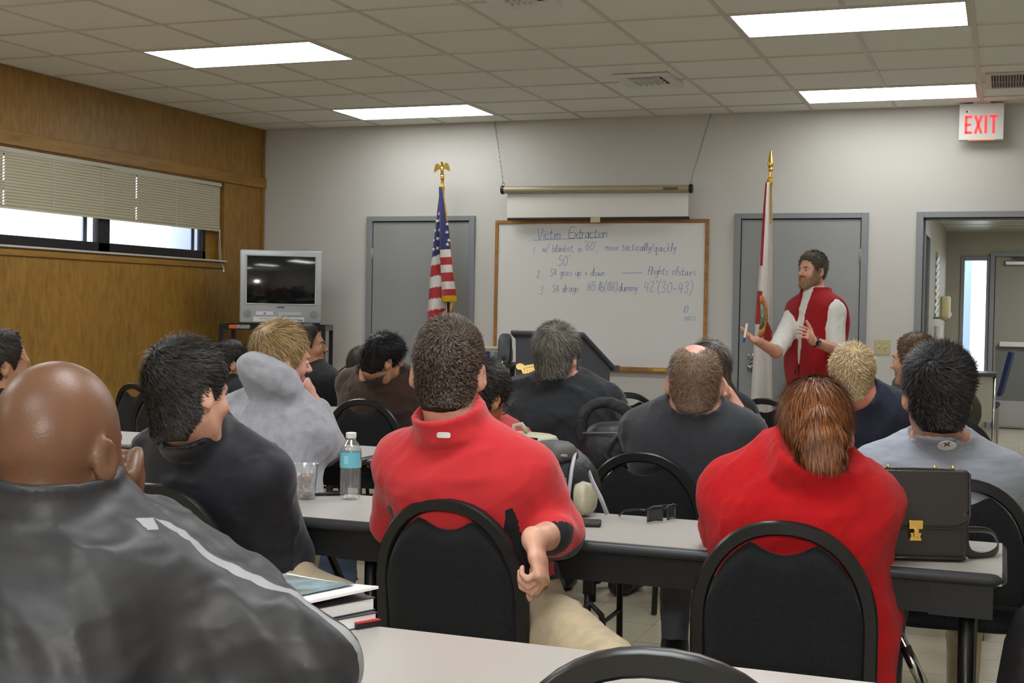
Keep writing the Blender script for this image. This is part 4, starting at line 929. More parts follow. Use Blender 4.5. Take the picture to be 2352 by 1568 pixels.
# ---- books
def book(loc, rz, size, label, top='paper', th=0.04):
    t = thing('book', label, 'book', loc, rz, 'thick books on the nearest table')
    w_, d_ = size
    build('page_block', MB().box((-w_/2+0.003, -d_/2+0.003, 0.002), (w_/2-0.002, d_/2-0.003, th-0.002)), 'paper', t)
    build('cover', MB().box((-w_/2, -d_/2, 0), (w_/2, d_/2, 0.002)).box((-w_/2, -d_/2, th-0.002), (w_/2, d_/2, th)).box((-w_/2, -d_/2, 0), (-w_/2+0.002, d_/2, th)), top, t)
    return t
M['paper'] = mat('paper_pages', (236, 234, 232), 0.7, var=0.05, vscale=60, stretch=(1, 1, 12)); M['bookcover'] = mat('dark_cover', (58, 58, 62), 0.4)
M['magcover'] = mat('magazine_cover', (112, 96, 80), 0.25, var=0.6, vscale=14, rgb2=(104, 132, 140))
book((5.012, -8.175, TZ), -0.45, (0.215, 0.28), 'thick white-paged book lowest in the pile by the bald man', 'bookcover', 0.024)
book((5.005, -8.17, TZ+0.024), -0.40, (0.215, 0.28), 'thick white-paged book in the middle of the pile by the bald man', 'bookcover', 0.024)
mg = thing('magazine', 'open white magazine with a colourful page lying on top of the books', 'magazine', (5.0, -8.165, TZ+0.049), -0.33)
build('pages', MB().sheet(lambda u, v: ((u-.5)*0.25, (v-.5)*0.27, 0.004+0.012*u*u), 12, 4), 'paper', mg, solid=0.005)
build('printed_page', MB().sheet(lambda u, v: ((u-.5)*0.20-0.02, (v-.5)*0.24, 0.0085+0.012*(u*.85+.05)**2), 12, 4), 'magcover', mg, solid=0.0006)
nb = thing('red_notebook', 'small red and black notebook peeking out from under the pile of books', 'notebook', (5.135, -8.105, TZ), -0.5)
build('pages', MB().box((-0.035, -0.025, 0.002), (0.035, 0.025, 0.011)), 'black', nb); build('cover', MB().box((-0.036, -0.026, 0.011), (0.036, 0.026, 0.0125)), 'red', nb)
# ---- bags
def blob(name, parent, pts, m, sub=2, **k):
    """a soft closed shape: loft of rounded boxes through stations (centre, half-width x, half-depth y), upwards"""
    f = MB(); n = 20; V = []; F = []
    for c_, a_, b_ in pts:
        for q in range(n):
            t_ = 2*PI*q/n; cx = math.copysign(abs(math.cos(t_))**.55, math.cos(t_)); sy = math.copysign(abs(math.sin(t_))**.55, math.sin(t_))
            V.append((c_[0]+a_*cx, c_[1]+b_*sy, c_[2]))
    for i in range(len(pts)-1):
        for q in range(n): F.append((i*n+q, i*n+(q+1) % n, (i+1)*n+(q+1) % n, (i+1)*n+q))
    F.append(list(range(n))[::-1]); F.append([(len(pts)-1)*n+q for q in range(n)])
    f.add(V, F); return build(name, f, m, parent, smooth=True, sub=1, **k)
M['nylon'] = mat('black_nylon', (30, 30, 32), 0.5, var=0.2, vscale=40, bump=0.35, bscale=40)
M['greynylon'] = mat('grey_nylon', (140, 142, 148), 0.5, var=0.1, vscale=30, bump=0.2, bscale=50)
M['khakinylon'] = mat('khaki_nylon', (176, 172, 148), 0.5, var=0.1, vscale=30, bump=0.2, bscale=50)
M['strapgrey'] = mat('strap_grey', (168, 172, 180), 0.6)
bp = thing('grey_backpack', 'grey, khaki and black backpack lying on the table beside the red polo shoulder', 'backpack', (4.99, -6.62, TZ), -0.25)
blob('body', bp, [((0, 0, 0.0), 0.13, 0.10), ((0, 0, 0.03), 0.155, 0.12), ((-0.01, 0, 0.12), 0.15, 0.12), ((-0.05, 0, 0.175), 0.115, 0.10), ((-0.06, 0, 0.2), 0.07, 0.07)], 'nylon')
blob('top_flap', bp, [((-0.10, 0, 0.165), 0.10, 0.09), ((-0.10, 0, 0.195), 0.105, 0.095), ((-0.095, 0, 0.215), 0.085, 0.08)], 'khakinylon')
blob('grey_pocket', bp, [((0.045, -0.04, 0.135), 0.06, 0.07), ((0.04, -0.04, 0.175), 0.065, 0.072), ((0.03, -0.03, 0.205), 0.04, 0.05)], mat('charcoal_nylon', (78, 76, 74), 0.6))
blob('side_pocket', bp, [((0.165, -0.07, 0.0), 0.02, 0.04), ((0.175, -0.07, 0.05), 0.026, 0.045), ((0.155, -0.06, 0.10), 0.02, 0.035)], 'khakinylon')
build('grey_band', MB().tube([(-0.15, -0.115, 0.155), (-0.05, -0.128, 0.15), (0.05, -0.128, 0.11), (0.10, -0.122, 0.06)], 0.02, 8, flat=(1, .25)), 'greynylon', bp, smooth=True)
build('strap', MB().tube([(0.06, -0.12, 0.17), (0.11, -0.13, 0.13), (0.14, -0.135, 0.07), (0.15, -0.13, 0.01)], 0.016, 8, flat=(1, .25)), 'strapgrey', bp, smooth=True)
build('strap', MB().tube([(0.17, -0.05, 0.12), (0.2, -0.08, 0.10), (0.24, -0.1, 0.06), (0.26, -0.1, 0.02)], 0.012, 8, flat=(1, .25)), 'strapgrey', bp, smooth=True)
build('carry_loop', MB().tube([(-0.10, -0.04, 0.215), (-0.10, -0.035, 0.235), (-0.085, -0.02, 0.24), (-0.07, -0.01, 0.215)], 0.008, 8), 'khakinylon', bp, smooth=True)
build('buckle', MB().rbox((0.0, -0.142, 0.125), (0.03, -0.128, 0.15), 0.004), 'black', bp)
for pts, r_, mm in (([(-0.16, -0.03, 0.205), (-0.10, -0.085, 0.212), (-0.04, -0.09, 0.21), (0.0, -0.06, 0.205)], .0035, 'black'), ([(-0.02, -0.10, 0.14), (0.04, -0.114, 0.15), (0.10, -0.10, 0.14)], .003, 'black'), ([(-0.01, -0.08, 0.185), (0.05, -0.112, 0.17), (0.108, -0.07, 0.165)], .005, 'greynylon'),
                     ([(0.09, 0.0, 0.17), (0.13, -0.08, 0.13), (0.145, -0.12, 0.05)], .006, 'strapgrey'), ([(-0.19, -0.03, 0.19), (-0.12, -0.1, 0.195), (-0.09, -0.098, 0.16)], .006, 'greynylon')): build('webbing', MB().tube(pts, r_, 6), mm, bp, smooth=True)
for x, y, z in ((0.13, -0.128, 0.1), (-0.1, -0.1, 0.2), (0.06, -0.125, 0.165)): build('buckle', MB().rbox((x-.012, y-.008, z-.012), (x+.012, y+.006, z+.012), .003), 'chrome' if x > 0.1 else 'black', bp)
bb = thing('black_camera_bag', 'black bag with a standing shoulder strap loop on the table beside the balding man', 'bag', (4.90, -5.60, TZ), 0.3)
blob('body', bb, [((0, 0, 0), 0.12, 0.10), ((0, 0, 0.03), 0.135, 0.11), ((0, 0, 0.13), 0.13, 0.105), ((0.02, 0, 0.175), 0.09, 0.07)], 'nylon')
build('strap', MB().tube([(-0.11, -0.05, 0.06), (-0.135, -0.06, 0.14), (-0.12, -0.06, 0.215), (-0.06, -0.05, 0.255), (0.02, -0.05, 0.235), (0.09, -0.05, 0.17), (0.13, -0.04, 0.11)], 0.024, 10, flat=(.22, 1)), 'nylon', bb, smooth=True, sub=1)
build('mesh_pocket', MB().tube([(0.0, -0.115, 0.02), (-0.04, -0.125, 0.07), (0.0, -0.12, 0.13), (0.06, -0.12, 0.12), (0.08, -0.12, 0.05)], 0.012, 8), mat('mesh_black', (58, 58, 60), 0.4), bb, smooth=True)
for pts, r_ in (([(-0.12, -0.09, 0.135), (0.0, -0.116, 0.14), (0.12, -0.09, 0.135)], .004), ([(0.03, -0.125, 0.16), (0.045, -0.135, 0.1), (0.03, -0.13, 0.03)], .004), ([(0.09, -0.11, 0.15), (0.11, -0.118, 0.08), (0.1, -0.115, 0.02)], .003)): build('webbing', MB().tube(pts, r_, 6), mat('webbing_grey', (92, 92, 96), .5), bb, smooth=True)
build('ring', MB().tube([(0.05+.016*math.cos(t), -0.128, 0.11+.016*math.sin(t)) for t in np.linspace(0, 2*PI, 15)], .0025, 6, caps=False), 'chrome', bb, smooth=True)
build('clip', MB().rbox((0.1, -0.12, 0.12), (0.125, -0.1, 0.155), 0.004), 'chrome', bb)
rb = thing('black_backpack', 'tall black backpack with a red tag leaning at the table end by the briefcase', 'backpack', (6.375, -7.09, 0), 0.22)
blob('body', rb, [((0, 0, 0.0), 0.13, 0.12), ((0, 0, 0.03), 0.15, 0.14), ((0, 0.01, 0.38), 0.15, 0.14), ((-0.01, 0.02, 0.60), 0.12, 0.11), ((-0.02, 0.02, 0.70), 0.06, 0.07)], 'nylon')
blob('front_pocket', rb, [((0, -0.13, 0.04), 0.10, 0.05), ((0, -0.14, 0.08), 0.115, 0.055), ((0, -0.13, 0.30), 0.11, 0.05), ((0, -0.12, 0.36), 0.08, 0.03)], 'nylon')
build('red_tag', MB().rbox((-0.105, -0.20, 0.32), (-0.09, -0.185, 0.43), 0.004), 'red', rb)
build('strap', MB().tube([(-0.14, -0.06, 0.5), (-0.16, -0.09, 0.35), (-0.15, -0.1, 0.15), (-0.12, -0.12, 0.05)], 0.02, 8, flat=(.3, 1)), 'nylon', rb, smooth=True)
build('carry_loop', MB().tube([(-0.05, 0.02, 0.69), (-0.06, 0.02, 0.74), (-0.01, 0.02, 0.76), (0.02, 0.02, 0.70)], 0.012, 8), 'nylon', rb, smooth=True)
fb = thing('floor_bag', 'dark navy bag on the floor under the table beside the red polo man', 'bag', (4.95, -6.05, 0), 0.4)
blob('body', fb, [((0, 0, 0), 0.13, 0.10), ((0, 0, 0.03), 0.145, 0.11), ((0, 0, 0.14), 0.12, 0.09), ((0, 0, 0.2), 0.06, 0.03)], mat('navy_nylon', (30, 34, 48), 0.6, bump=0.3, bscale=40))
build('handle', MB().tube([(-0.06, 0, 0.19), (-0.04, 0, 0.30), (0.0, 0, 0.34), (0.04, 0, 0.30), (0.06, 0, 0.19)], 0.01, 8), 'nylon', fb, smooth=True)
# ================================================================ PEOPLE: smooth implicit bodies turned into one mesh each
f32 = np.float32
def smin(a, b, k):
    h = np.clip(0.5+0.5*(b-a)/k, 0, 1); return b+(a-b)*h-k*h*(1-h)
def smax(a, b, k): return -smin(-a, -b, k)
def axis(lo, hi, fine, hf, hc):
    xs = [lo]; x = lo
    while x < hi:
        st = hc
        for a, b in fine:
            if a <= x < b: st = hf; break
            if x < a: st = min(st, max(hf, min(hc, a-x)))
        x += st; xs.append(x)
    return np.array(xs, f32)
class Grid:
    def __init__(s, lo, hi, hc, fine=(), hf=0.005):
        s.ax = [axis(lo[i], hi[i], [(b[0][i], b[1][i]) for b in fine], hf, hc) for i in range(3)]
        s.F = np.full([len(a) for a in s.ax], 1.0, f32)
    def win(s, lo, hi):
        return tuple(slice(max(0, int(np.searchsorted(s.ax[i], lo[i]))-1), int(np.searchsorted(s.ax[i], hi[i]))+1) for i in range(3))
    def co(s, w): return s.ax[0][w[0]][:, None, None], s.ax[1][w[1]][None, :, None], s.ax[2][w[2]][None, None, :]
    def u(s, prim, k=0.02, pad=0.05):
        fn, lo, hi = prim; w = s.win([v-pad-k for v in lo], [v+pad+k for v in hi]); X, Y, Z = s.co(w)
        s.F[w] = smin(s.F[w], fn(X, Y, Z), max(k, 1e-4)); return s
    def cut(s, prim, k=0.01):
        fn, lo, hi = prim; w = s.win([v-k for v in lo], [v+k for v in hi]); X, Y, Z = s.co(w)
        s.F[w] = smax(s.F[w], -fn(X, Y, Z), k); return s
    def clip(s, p, n, k=0.004):                                         # keep the side n points away from
        w = (slice(None),)*3; X, Y, Z = s.co(w); s.F = smax(s.F, ((X-p[0])*n[0]+(Y-p[1])*n[1]+(Z-p[2])*n[2]).astype(f32), k); return s
    def mesh(s):
        F = s.F; F[0] = 1; F[-1] = 1; F[:, 0] = 1; F[:, -1] = 1; F[:, :, 0] = 1; F[:, :, -1] = 1
        I = F < 0; nx, ny, nz = F.shape
        cnt = np.zeros((nx-1, ny-1, nz-1), np.int8)
        for a in (0, 1):
            for b in (0, 1):
                for c in (0, 1): cnt += I[a:nx-1+a, b:ny-1+b, c:nz-1+c]
        act = (cnt > 0) & (cnt < 8); ids = np.argwhere(act)
        idx = np.full(act.shape, -1, np.int64); idx[act] = np.arange(len(ids))
        acc = np.zeros((len(ids), 3)); num = np.zeros(len(ids)); i, j, k = ids.T
        for d in range(3):
            o = [e for e in range(3) if e != d]
            for a in (0, 1):
                for b in (0, 1):
                    p = [i.copy(), j.copy(), k.copy()]; p[o[0]] += a; p[o[1]] += b; q = [v.copy() for v in p]; q[d] += 1
                    f0 = F[p[0], p[1], p[2]]; f1 = F[q[0], q[1], q[2]]; m = (f0 < 0) != (f1 < 0)
                    t = np.where(m, f0/np.where(m, f0-f1, 1), 0)
                    pos = np.stack(p, 1).astype(float); pos[:, d] += t; acc[m] += pos[m]; num[m] += 1
        g = acc/num[:, None]; V = np.stack([np.interp(g[:, e], np.arange(len(s.ax[e])), s.ax[e]) for e in range(3)], 1)
        Q = []
        for d in range(3):
            o = [(d+1) % 3, (d+2) % 3]; sl0 = [slice(None)]*3; sl1 = [slice(None)]*3; sl0[d] = slice(0, -1); sl1[d] = slice(1, None)
            A = I[tuple(sl0)]; B = I[tuple(sl1)]; e = np.argwhere(A != B)
            if not len(e): continue
            ins = A[e[:, 0], e[:, 1], e[:, 2]]
            def c_(da, db):
                r = e.copy(); r[:, o[0]] -= da; r[:, o[1]] -= db; return idx[r[:, 0], r[:, 1], r[:, 2]]
            q = np.stack([c_(1, 1), c_(0, 1), c_(0, 0), c_(1, 0)], 1); q[~ins] = q[~ins][:, ::-1]; Q.append(q)
        return V, np.concatenate(Q)
def relax(V, Q, it=1, f=0.5):
    for _ in range(it):
        S_ = np.zeros_like(V); n = np.zeros(len(V))
        for a, b in ((0, 1), (1, 2), (2, 3), (3, 0)):
            np.add.at(S_, Q[:, a], V[Q[:, b]]); np.add.at(S_, Q[:, b], V[Q[:, a]]); np.add.at(n, Q[:, a], 1); np.add.at(n, Q[:, b], 1)
        V = V*(1-f)+f*S_/np.maximum(n, 1)[:, None]
    return V
def npmesh(name, V, Q, mats, mi=None, parent=None, origin=(0, 0, 0)):
    me = bpy.data.meshes.new(name); V = np.asarray(V)-np.array(origin); k = Q.shape[1]
    me.vertices.add(len(V)); me.vertices.foreach_set('co', V.astype(f32).ravel()); me.loops.add(len(Q)*k); me.loops.foreach_set('vertex_index', Q.astype(np.int32).ravel())
    me.polygons.add(len(Q)); me.polygons.foreach_set('loop_start', np.arange(0, len(Q)*k, k, dtype=np.int32)); me.polygons.foreach_set('use_smooth', np.ones(len(Q), bool))
    for m in (mats if isinstance(mats, (list, tuple)) else [mats]): me.materials.append(M[m] if isinstance(m, str) else m)
    if mi is not None: me.polygons.foreach_set('material_index', mi.astype(np.int32))
    me.update(calc_edges=True); me.validate()
    o = bpy.data.objects.new(name, me); COL.objects.link(o)
    if parent is not None: o.parent = parent
    else: o.location = origin
    return o
A3 = lambda p: np.array(p, float)
def unit(v): v = A3(v); return v/(np.linalg.norm(v)+1e-12)
def cone(a, b, ra, rb):
    a = A3(a); b = A3(b); ba = b-a; L2 = ba@ba+1e-12; m = max(ra, rb)
    def fn(X, Y, Z):
        t = np.clip(((X-a[0])*ba[0]+(Y-a[1])*ba[1]+(Z-a[2])*ba[2])/L2, 0, 1)
        return (np.sqrt((X-a[0]-t*ba[0])**2+(Y-a[1]-t*ba[1])**2+(Z-a[2]-t*ba[2])**2)-(ra+(rb-ra)*t)).astype(f32)
    return fn, np.minimum(a, b)-m, np.maximum(a, b)+m
def ell(c, r, R=None):
    c = A3(c); r = A3(r); R = np.eye(3) if R is None else R; m = max(r)
    def fn(X, Y, Z):
        x, y, z = X-c[0], Y-c[1], Z-c[2]; q = [(x*R[0, i]+y*R[1, i]+z*R[2, i]) for i in range(3)]
        k0 = np.sqrt((q[0]/r[0])**2+(q[1]/r[1])**2+(q[2]/r[2])**2); k1 = np.sqrt((q[0]/r[0]**2)**2+(q[1]/r[1]**2)**2+(q[2]/r[2]**2)**2)
        return (k0*(k0-1)/(k1+1e-9)).astype(f32)
    return fn, c-m, c+m
def loftseg(c0, a0, b0, c1, a1, b1, u, n=2.4):
    c0 = A3(c0); c1 = A3(c1); t_ = unit(c1-c0); L = np.linalg.norm(c1-c0); u = unit(u-t_*(A3(u)@t_)); v = np.cross(t_, u); m = max(a0, a1, b0, b1)
    def fn(X, Y, Z):
        x, y, z = X-c0[0], Y-c0[1], Z-c0[2]; h = x*t_[0]+y*t_[1]+z*t_[2]; t = np.clip(h/L, 0, 1); e = h-t*L
        a = a0+(a1-a0)*t; b = b0+(b1-b0)*t; p = np.abs(x*u[0]+y*u[1]+z*u[2])/a; q = np.abs(x*v[0]+y*v[1]+z*v[2])/b
        w = np.minimum(a, b); rr = (p**n+q**n)**(1/n); return ((np.sqrt(rr**2+(e/w)**2)-1)*w).astype(f32)
    return fn, np.minimum(c0, c1)-m, np.maximum(c0, c1)+m
def spline(st, sub=3):
    """stations (c, a, b) -> finer stations"""
    P = [np.concatenate([A3(c), [a, b]]) for c, a, b in st]; out = []
    for i in range(len(P)-1):
        p0, p1, p2, p3 = P[max(i-1, 0)], P[i], P[i+1], P[min(i+2, len(P)-1)]
        for t in np.linspace(0, 1, sub+1)[:-1]: out.append(0.5*((2*p1)+(-p0+p2)*t+(2*p0-5*p1+4*p2-p3)*t*t+(-p0+3*p1-3*p2+p3)*t**3))
    out.append(P[-1]); return [(o[:3], o[3], o[4]) for o in out]
def euler(yaw, pitch, roll):            # yaw left +, pitch down +, roll right ear down +
    return rotz(yaw) @ rotx(-pitch) @ roty(roll)
# ---- head field in its own frame: x right, y forward, z up, origin at mid head
def skull(x, y, z, hd):
    wd_ = hd.get('w', 1.0); j = hd.get('jaw', 1.0)
    def E(c, r): return ell(c, r)[0](x, y, z)
    def C(a, b, ra, rb): return cone(a, b, ra, rb)[0](x, y, z)
    d = E((0, -.016, .028), (.076*wd_, .097, .097)); d = smin(d, E((0, .022, -.028), (.063*wd_, .064, .086)), .03)
    for s in (-1, 1): d = smin(d, C((s*.050*wd_, -.008, -.055), (s*.018, .056, -.098), .018*j, .018*j), .03)
    return d
def headfield(x, y, z, hd):
    d = skull(x, y, z, hd); wd_ = hd.get('w', 1.0)
    def E(c, r, R=None): return ell(c, r, R)[0](x, y, z)
    def C(a, b, ra, rb): return cone(a, b, ra, rb)[0](x, y, z)
    d = smin(d, E((0, .070, -.098), (.021, .018, .017)), .02); d = smin(d, C((-.03, .076, .024), (.03, .076, .024), .011, .011), .016)
    for s in (-1, 1):
        d = smin(d, E((s*.04, .056, -.026), (.022, .022, .022)), .02); d = smax(d, -E((s*.031, .096, .002), (.017, .015, .0095)), .012)
    d = smin(d, C((0, .083, .014), (0, .107, -.026), .0065, .0115), .009)
    for s in (-1, 1): d = smin(d, E((s*.0115, .096, -.029), (.008, .010, .007)), .005)
    d = smin(d, C((-.017, .082, -.057), (0, .089, -.054), .0055, .006), .005); d = smin(d, C((.017, .082, -.057), (0, .089, -.054), .0055, .006), .005)
    d = smin(d, C((-.015, .081, -.067), (0, .087, -.069), .006, .007), .005); d = smin(d, C((.015, .081, -.067), (0, .087, -.069), .006, .007), .005)
    for s in (-1, 1):
        R = rotz(s*-0.5) @ rotx(0.18); ex = .0745*wd_
        d = smin(d, E((s*(ex+.008), -.017, -.004), (.0075, .020, .032), R), .006)
        d = smin(d, E((s*(ex+.001), -.008, -.026), (.009, .012, .014)), .006)
        d = smax(d, -E((s*(ex+.017), -.012, -.001), (.0045, .009, .016), R), .005)
    return d
NECKBACK = -.085
def hairline(x, y, z, st):
    az = np.degrees(np.arctan2(np.abs(x), -(y+0.0)))                   # 0 back .. 180 front
    zl = np.interp(az, st.get('az', [0, 45, 70, 84, 96, 108, 122, 140, 160, 180]), st.get('zl', [-.082, -.078, -.05, .022, .012, -.018, .035, .066, .084, .088]))
    return z-zl
def hairthick(x, y, z, st):
    m = hairline(x, y, z, st); T = st.get('T', .012); top = np.clip((z-.0)/.10, 0, 1)
    t = T*(st.get('fade', .45)+(1-st.get('fade', .45))*top)
    if st.get('bald'):
        q = np.sqrt((x/.052)**2+((y+.03)/.085)**2); on = (z > .05); t = np.where(on, t*np.clip((q-.75)/.5, -.6, 1), t)
    return np.where(m > 0, t*np.clip(m/st.get('edge', .03), 0, 1)**.8, np.maximum(m*.6, -.006)-.0016)+0.0012
def hand_prims(wr, d, n, left, curl=(.3, .5, .3), s=1.0, thumb=(.55, .8, .25), spread=0.08):
    d = unit(d); n = unit(A3(n)-d*(A3(n)@d)); t = np.cross(n, d) if left else np.cross(d, n); out = []
    wr = A3(wr)
    out.append((loftseg(wr-d*.01, .026*s, .019*s, wr+d*.045*s, .038*s, .016*s, t), .012)); out.append((loftseg(wr+d*.045*s, .038*s, .016*s, wr+d*.088*s, .040*s, .0125*s, t), .010))
    for i, (o, L) in enumerate(zip((.030, .010, -.010, -.029), (.074, .082, .077, .060))):
        cc = curl[i] if hasattr(curl[0], '__len__') else curl
        p = wr+d*(.086-.004*abs(i-1.2))*s+t*o*s; dd = unit(d+t*o/.03*spread); nn = n; r = (.0090, .0094, .0090, .0080)[i]*s
        for q, (fr, ca) in enumerate(zip((.45, .30, .25), cc)):
            c_, s_ = math.cos(ca), math.sin(ca); dd, nn = dd*c_+nn*s_, nn*c_-dd*s_; e = p+dd*L*fr*s; out.append((cone(p, e, r, r*.9), .003 if q == 0 else .002)); p = e; r *= .9
    a, b, c_ = thumb; p = wr+d*.022*s+t*.026*s; dd = unit(d*a+t*b+n*c_)
    for L, r0, r1 in ((.042, .014, .0115), (.033, .0115, .0105), (.027, .0105, .0088)):
        e = p+dd*L*s; out.append((cone(p, e, r0*s, r1*s), .006)); p = e; dd = unit(dd+d*.25+n*.10)
    return out
SKIN = {}
def panelled(name, base, panels):
    """a cloth sewn from differently coloured panels; each panel is where a named mesh attribute is above zero"""
    m = base.copy(); m.name = name; nt = m.node_tree; b = nt.nodes['Principled BSDF']; src = b.inputs['Base Color'].links[0].from_socket
    for at, rgb in panels:
        a = nt.nodes.new('ShaderNodeAttribute'); a.attribute_name = at; g = nt.nodes.new('ShaderNodeMath'); g.operation = 'GREATER_THAN'; g.inputs[1].default_value = 0
        x = nt.nodes.new('ShaderNodeMix'); x.data_type = 'RGBA'; x.inputs[7].default_value = lin(rgb)
        nt.links.new(a.outputs['Fac'], g.inputs[0]); nt.links.new(g.outputs[0], x.inputs[0]); nt.links.new(src, x.inputs[6]); src = x.outputs[2]
    nt.links.new(src, b.inputs['Base Color']); return m
def skinmat(key, rgb, rough=0.45):
    if key not in SKIN:
        m = mat('skin_'+key, rgb, rough, spec=0.45, var=0.10, vscale=22, bump=0.06, bscale=260, detail=4)
        b = m.node_tree.nodes['Principled BSDF']; b.inputs['Subsurface Weight'].default_value = 0.12; b.inputs['Subsurface Radius'].default_value = (.012, .005, .003); b.inputs['Subsurface Scale'].default_value = 0.5
        SKIN[key] = m
    return SKIN[key]
def folds(V, seed, amp, base=14.0, dirs=8):
    r = np.random.RandomState(seed); out = np.zeros(len(V)); W_ = V+0.02*np.sin(V[:, [1, 2, 0]]*19+seed)
    for i in range(dirs):
        k = r.normal(size=3)*np.array((1, 1, 1.1)); k = k/np.linalg.norm(k)*base*r.uniform(.6, 2.4); ph = r.uniform(0, 6.28); s = np.sin(W_@k+ph)
        out += (1-np.abs(s))**2*r.uniform(.4, 1)-0.33
    for i in range(5):
        k = r.normal(size=3); k = k/np.linalg.norm(k)*base*r.uniform(3, 5); out += .28*(1-np.abs(np.sin(W_@k+r.uniform(0, 6))))**3
    return 2.3*amp*out/math.sqrt(dirs)
def vnormals(V, Q):
    n = np.cross(V[Q[:, 2]]-V[Q[:, 0]], V[Q[:, 3]]-V[Q[:, 1]]); N = np.zeros_like(V)
    for i in range(4): np.add.at(N, Q[:, i], n)
    return N/(np.linalg.norm(N, axis=1)[:, None]+1e-12)
def strands(V, Q, crown, N, L, lift, width, st, rnd, grav=0.0, R=None):
    """thin blades of hair rooted on a hair cap, combed away from the crown"""
    c = V[Q].mean(1); n = np.cross(V[Q[:, 2]]-V[Q[:, 0]], V[Q[:, 3]]-V[Q[:, 1]]); a = np.linalg.norm(n, axis=1)+1e-12; n = n/a[:, None]
    ok = hairline(c[:, 0], c[:, 1], c[:, 2], st) > -0.002
    tk = hairthick(c[:, 0], c[:, 1], c[:, 2], st); ok &= tk > -0.0004
    p = np.where(ok, a, 0); p = p/p.sum(); I = rnd.choice(len(c), N, p=p); P = c[I]+rnd.normal(size=(N, 3))*.0015; n = n[I]
    fl = P-A3(crown); sw = np.cross(n, fl); fl = fl+st.get('swirl', .5)*sw
    fl += np.where((P[:, 1] > .02)[:, None], A3((st.get('part', 0.3), .05, 0)), 0)
    if grav: fl = fl/np.linalg.norm(fl, axis=1)[:, None]+A3((0, 0, -grav))
    fl -= n*(fl*n).sum(1)[:, None]; fl /= np.linalg.norm(fl, axis=1)[:, None]+1e-9; fl += rnd.normal(size=(N, 3))*st.get('mess', .18)
    sc = (0.35+0.65*np.clip(tk[I]/max(st.get('T', .012), 1e-3), 0, 1))[:, None]*rnd.uniform(.7, 1.25, (N, 1))
    Lc = L*sc; side = np.cross(n, fl); side /= np.linalg.norm(side, axis=1)[:, None]+1e-9
    w = width*rnd.uniform(.7, 1.3, (N, 1)); p0 = P-n*.002; p1 = P+fl*Lc*.5+n*(lift*Lc*.6+.0006); p2 = P+fl*Lc+n*(lift*Lc*.5)
    VV = np.concatenate([p0-side*w, p0+side*w, p1+side*w*.8, p1-side*w*.8, p2+side*w*.15, p2-side*w*.15]); k = np.arange(N)
    QQ = np.concatenate([np.stack([k, k+N, k+2*N, k+3*N], 1), np.stack([k+3*N, k+2*N, k+4*N, k+5*N], 1)]); return VV, QQ
HAIR = {}
def hairmat(key, rgb, rgb2=None, rand=0.45, rough=0.42):
    if key not in HAIR: HAIR[key] = mat('hair_'+key, rgb, rough, spec=0.22, rand=rand, rgb2=rgb2)
    return HAIR[key]
def neckcut(X, Y, Z, nb, ax, h):
    nk = nb+ax*h; x, y, z = X-nk[0], Y-nk[1], Z-nk[2]; pl = x*ax[0]+y*ax[1]+z*ax[2]; rn = np.sqrt(np.maximum(x*x+y*y+z*z-pl*pl, 0))
    return (pl-2.2*np.maximum(rn-.078, 0)).astype(f32)
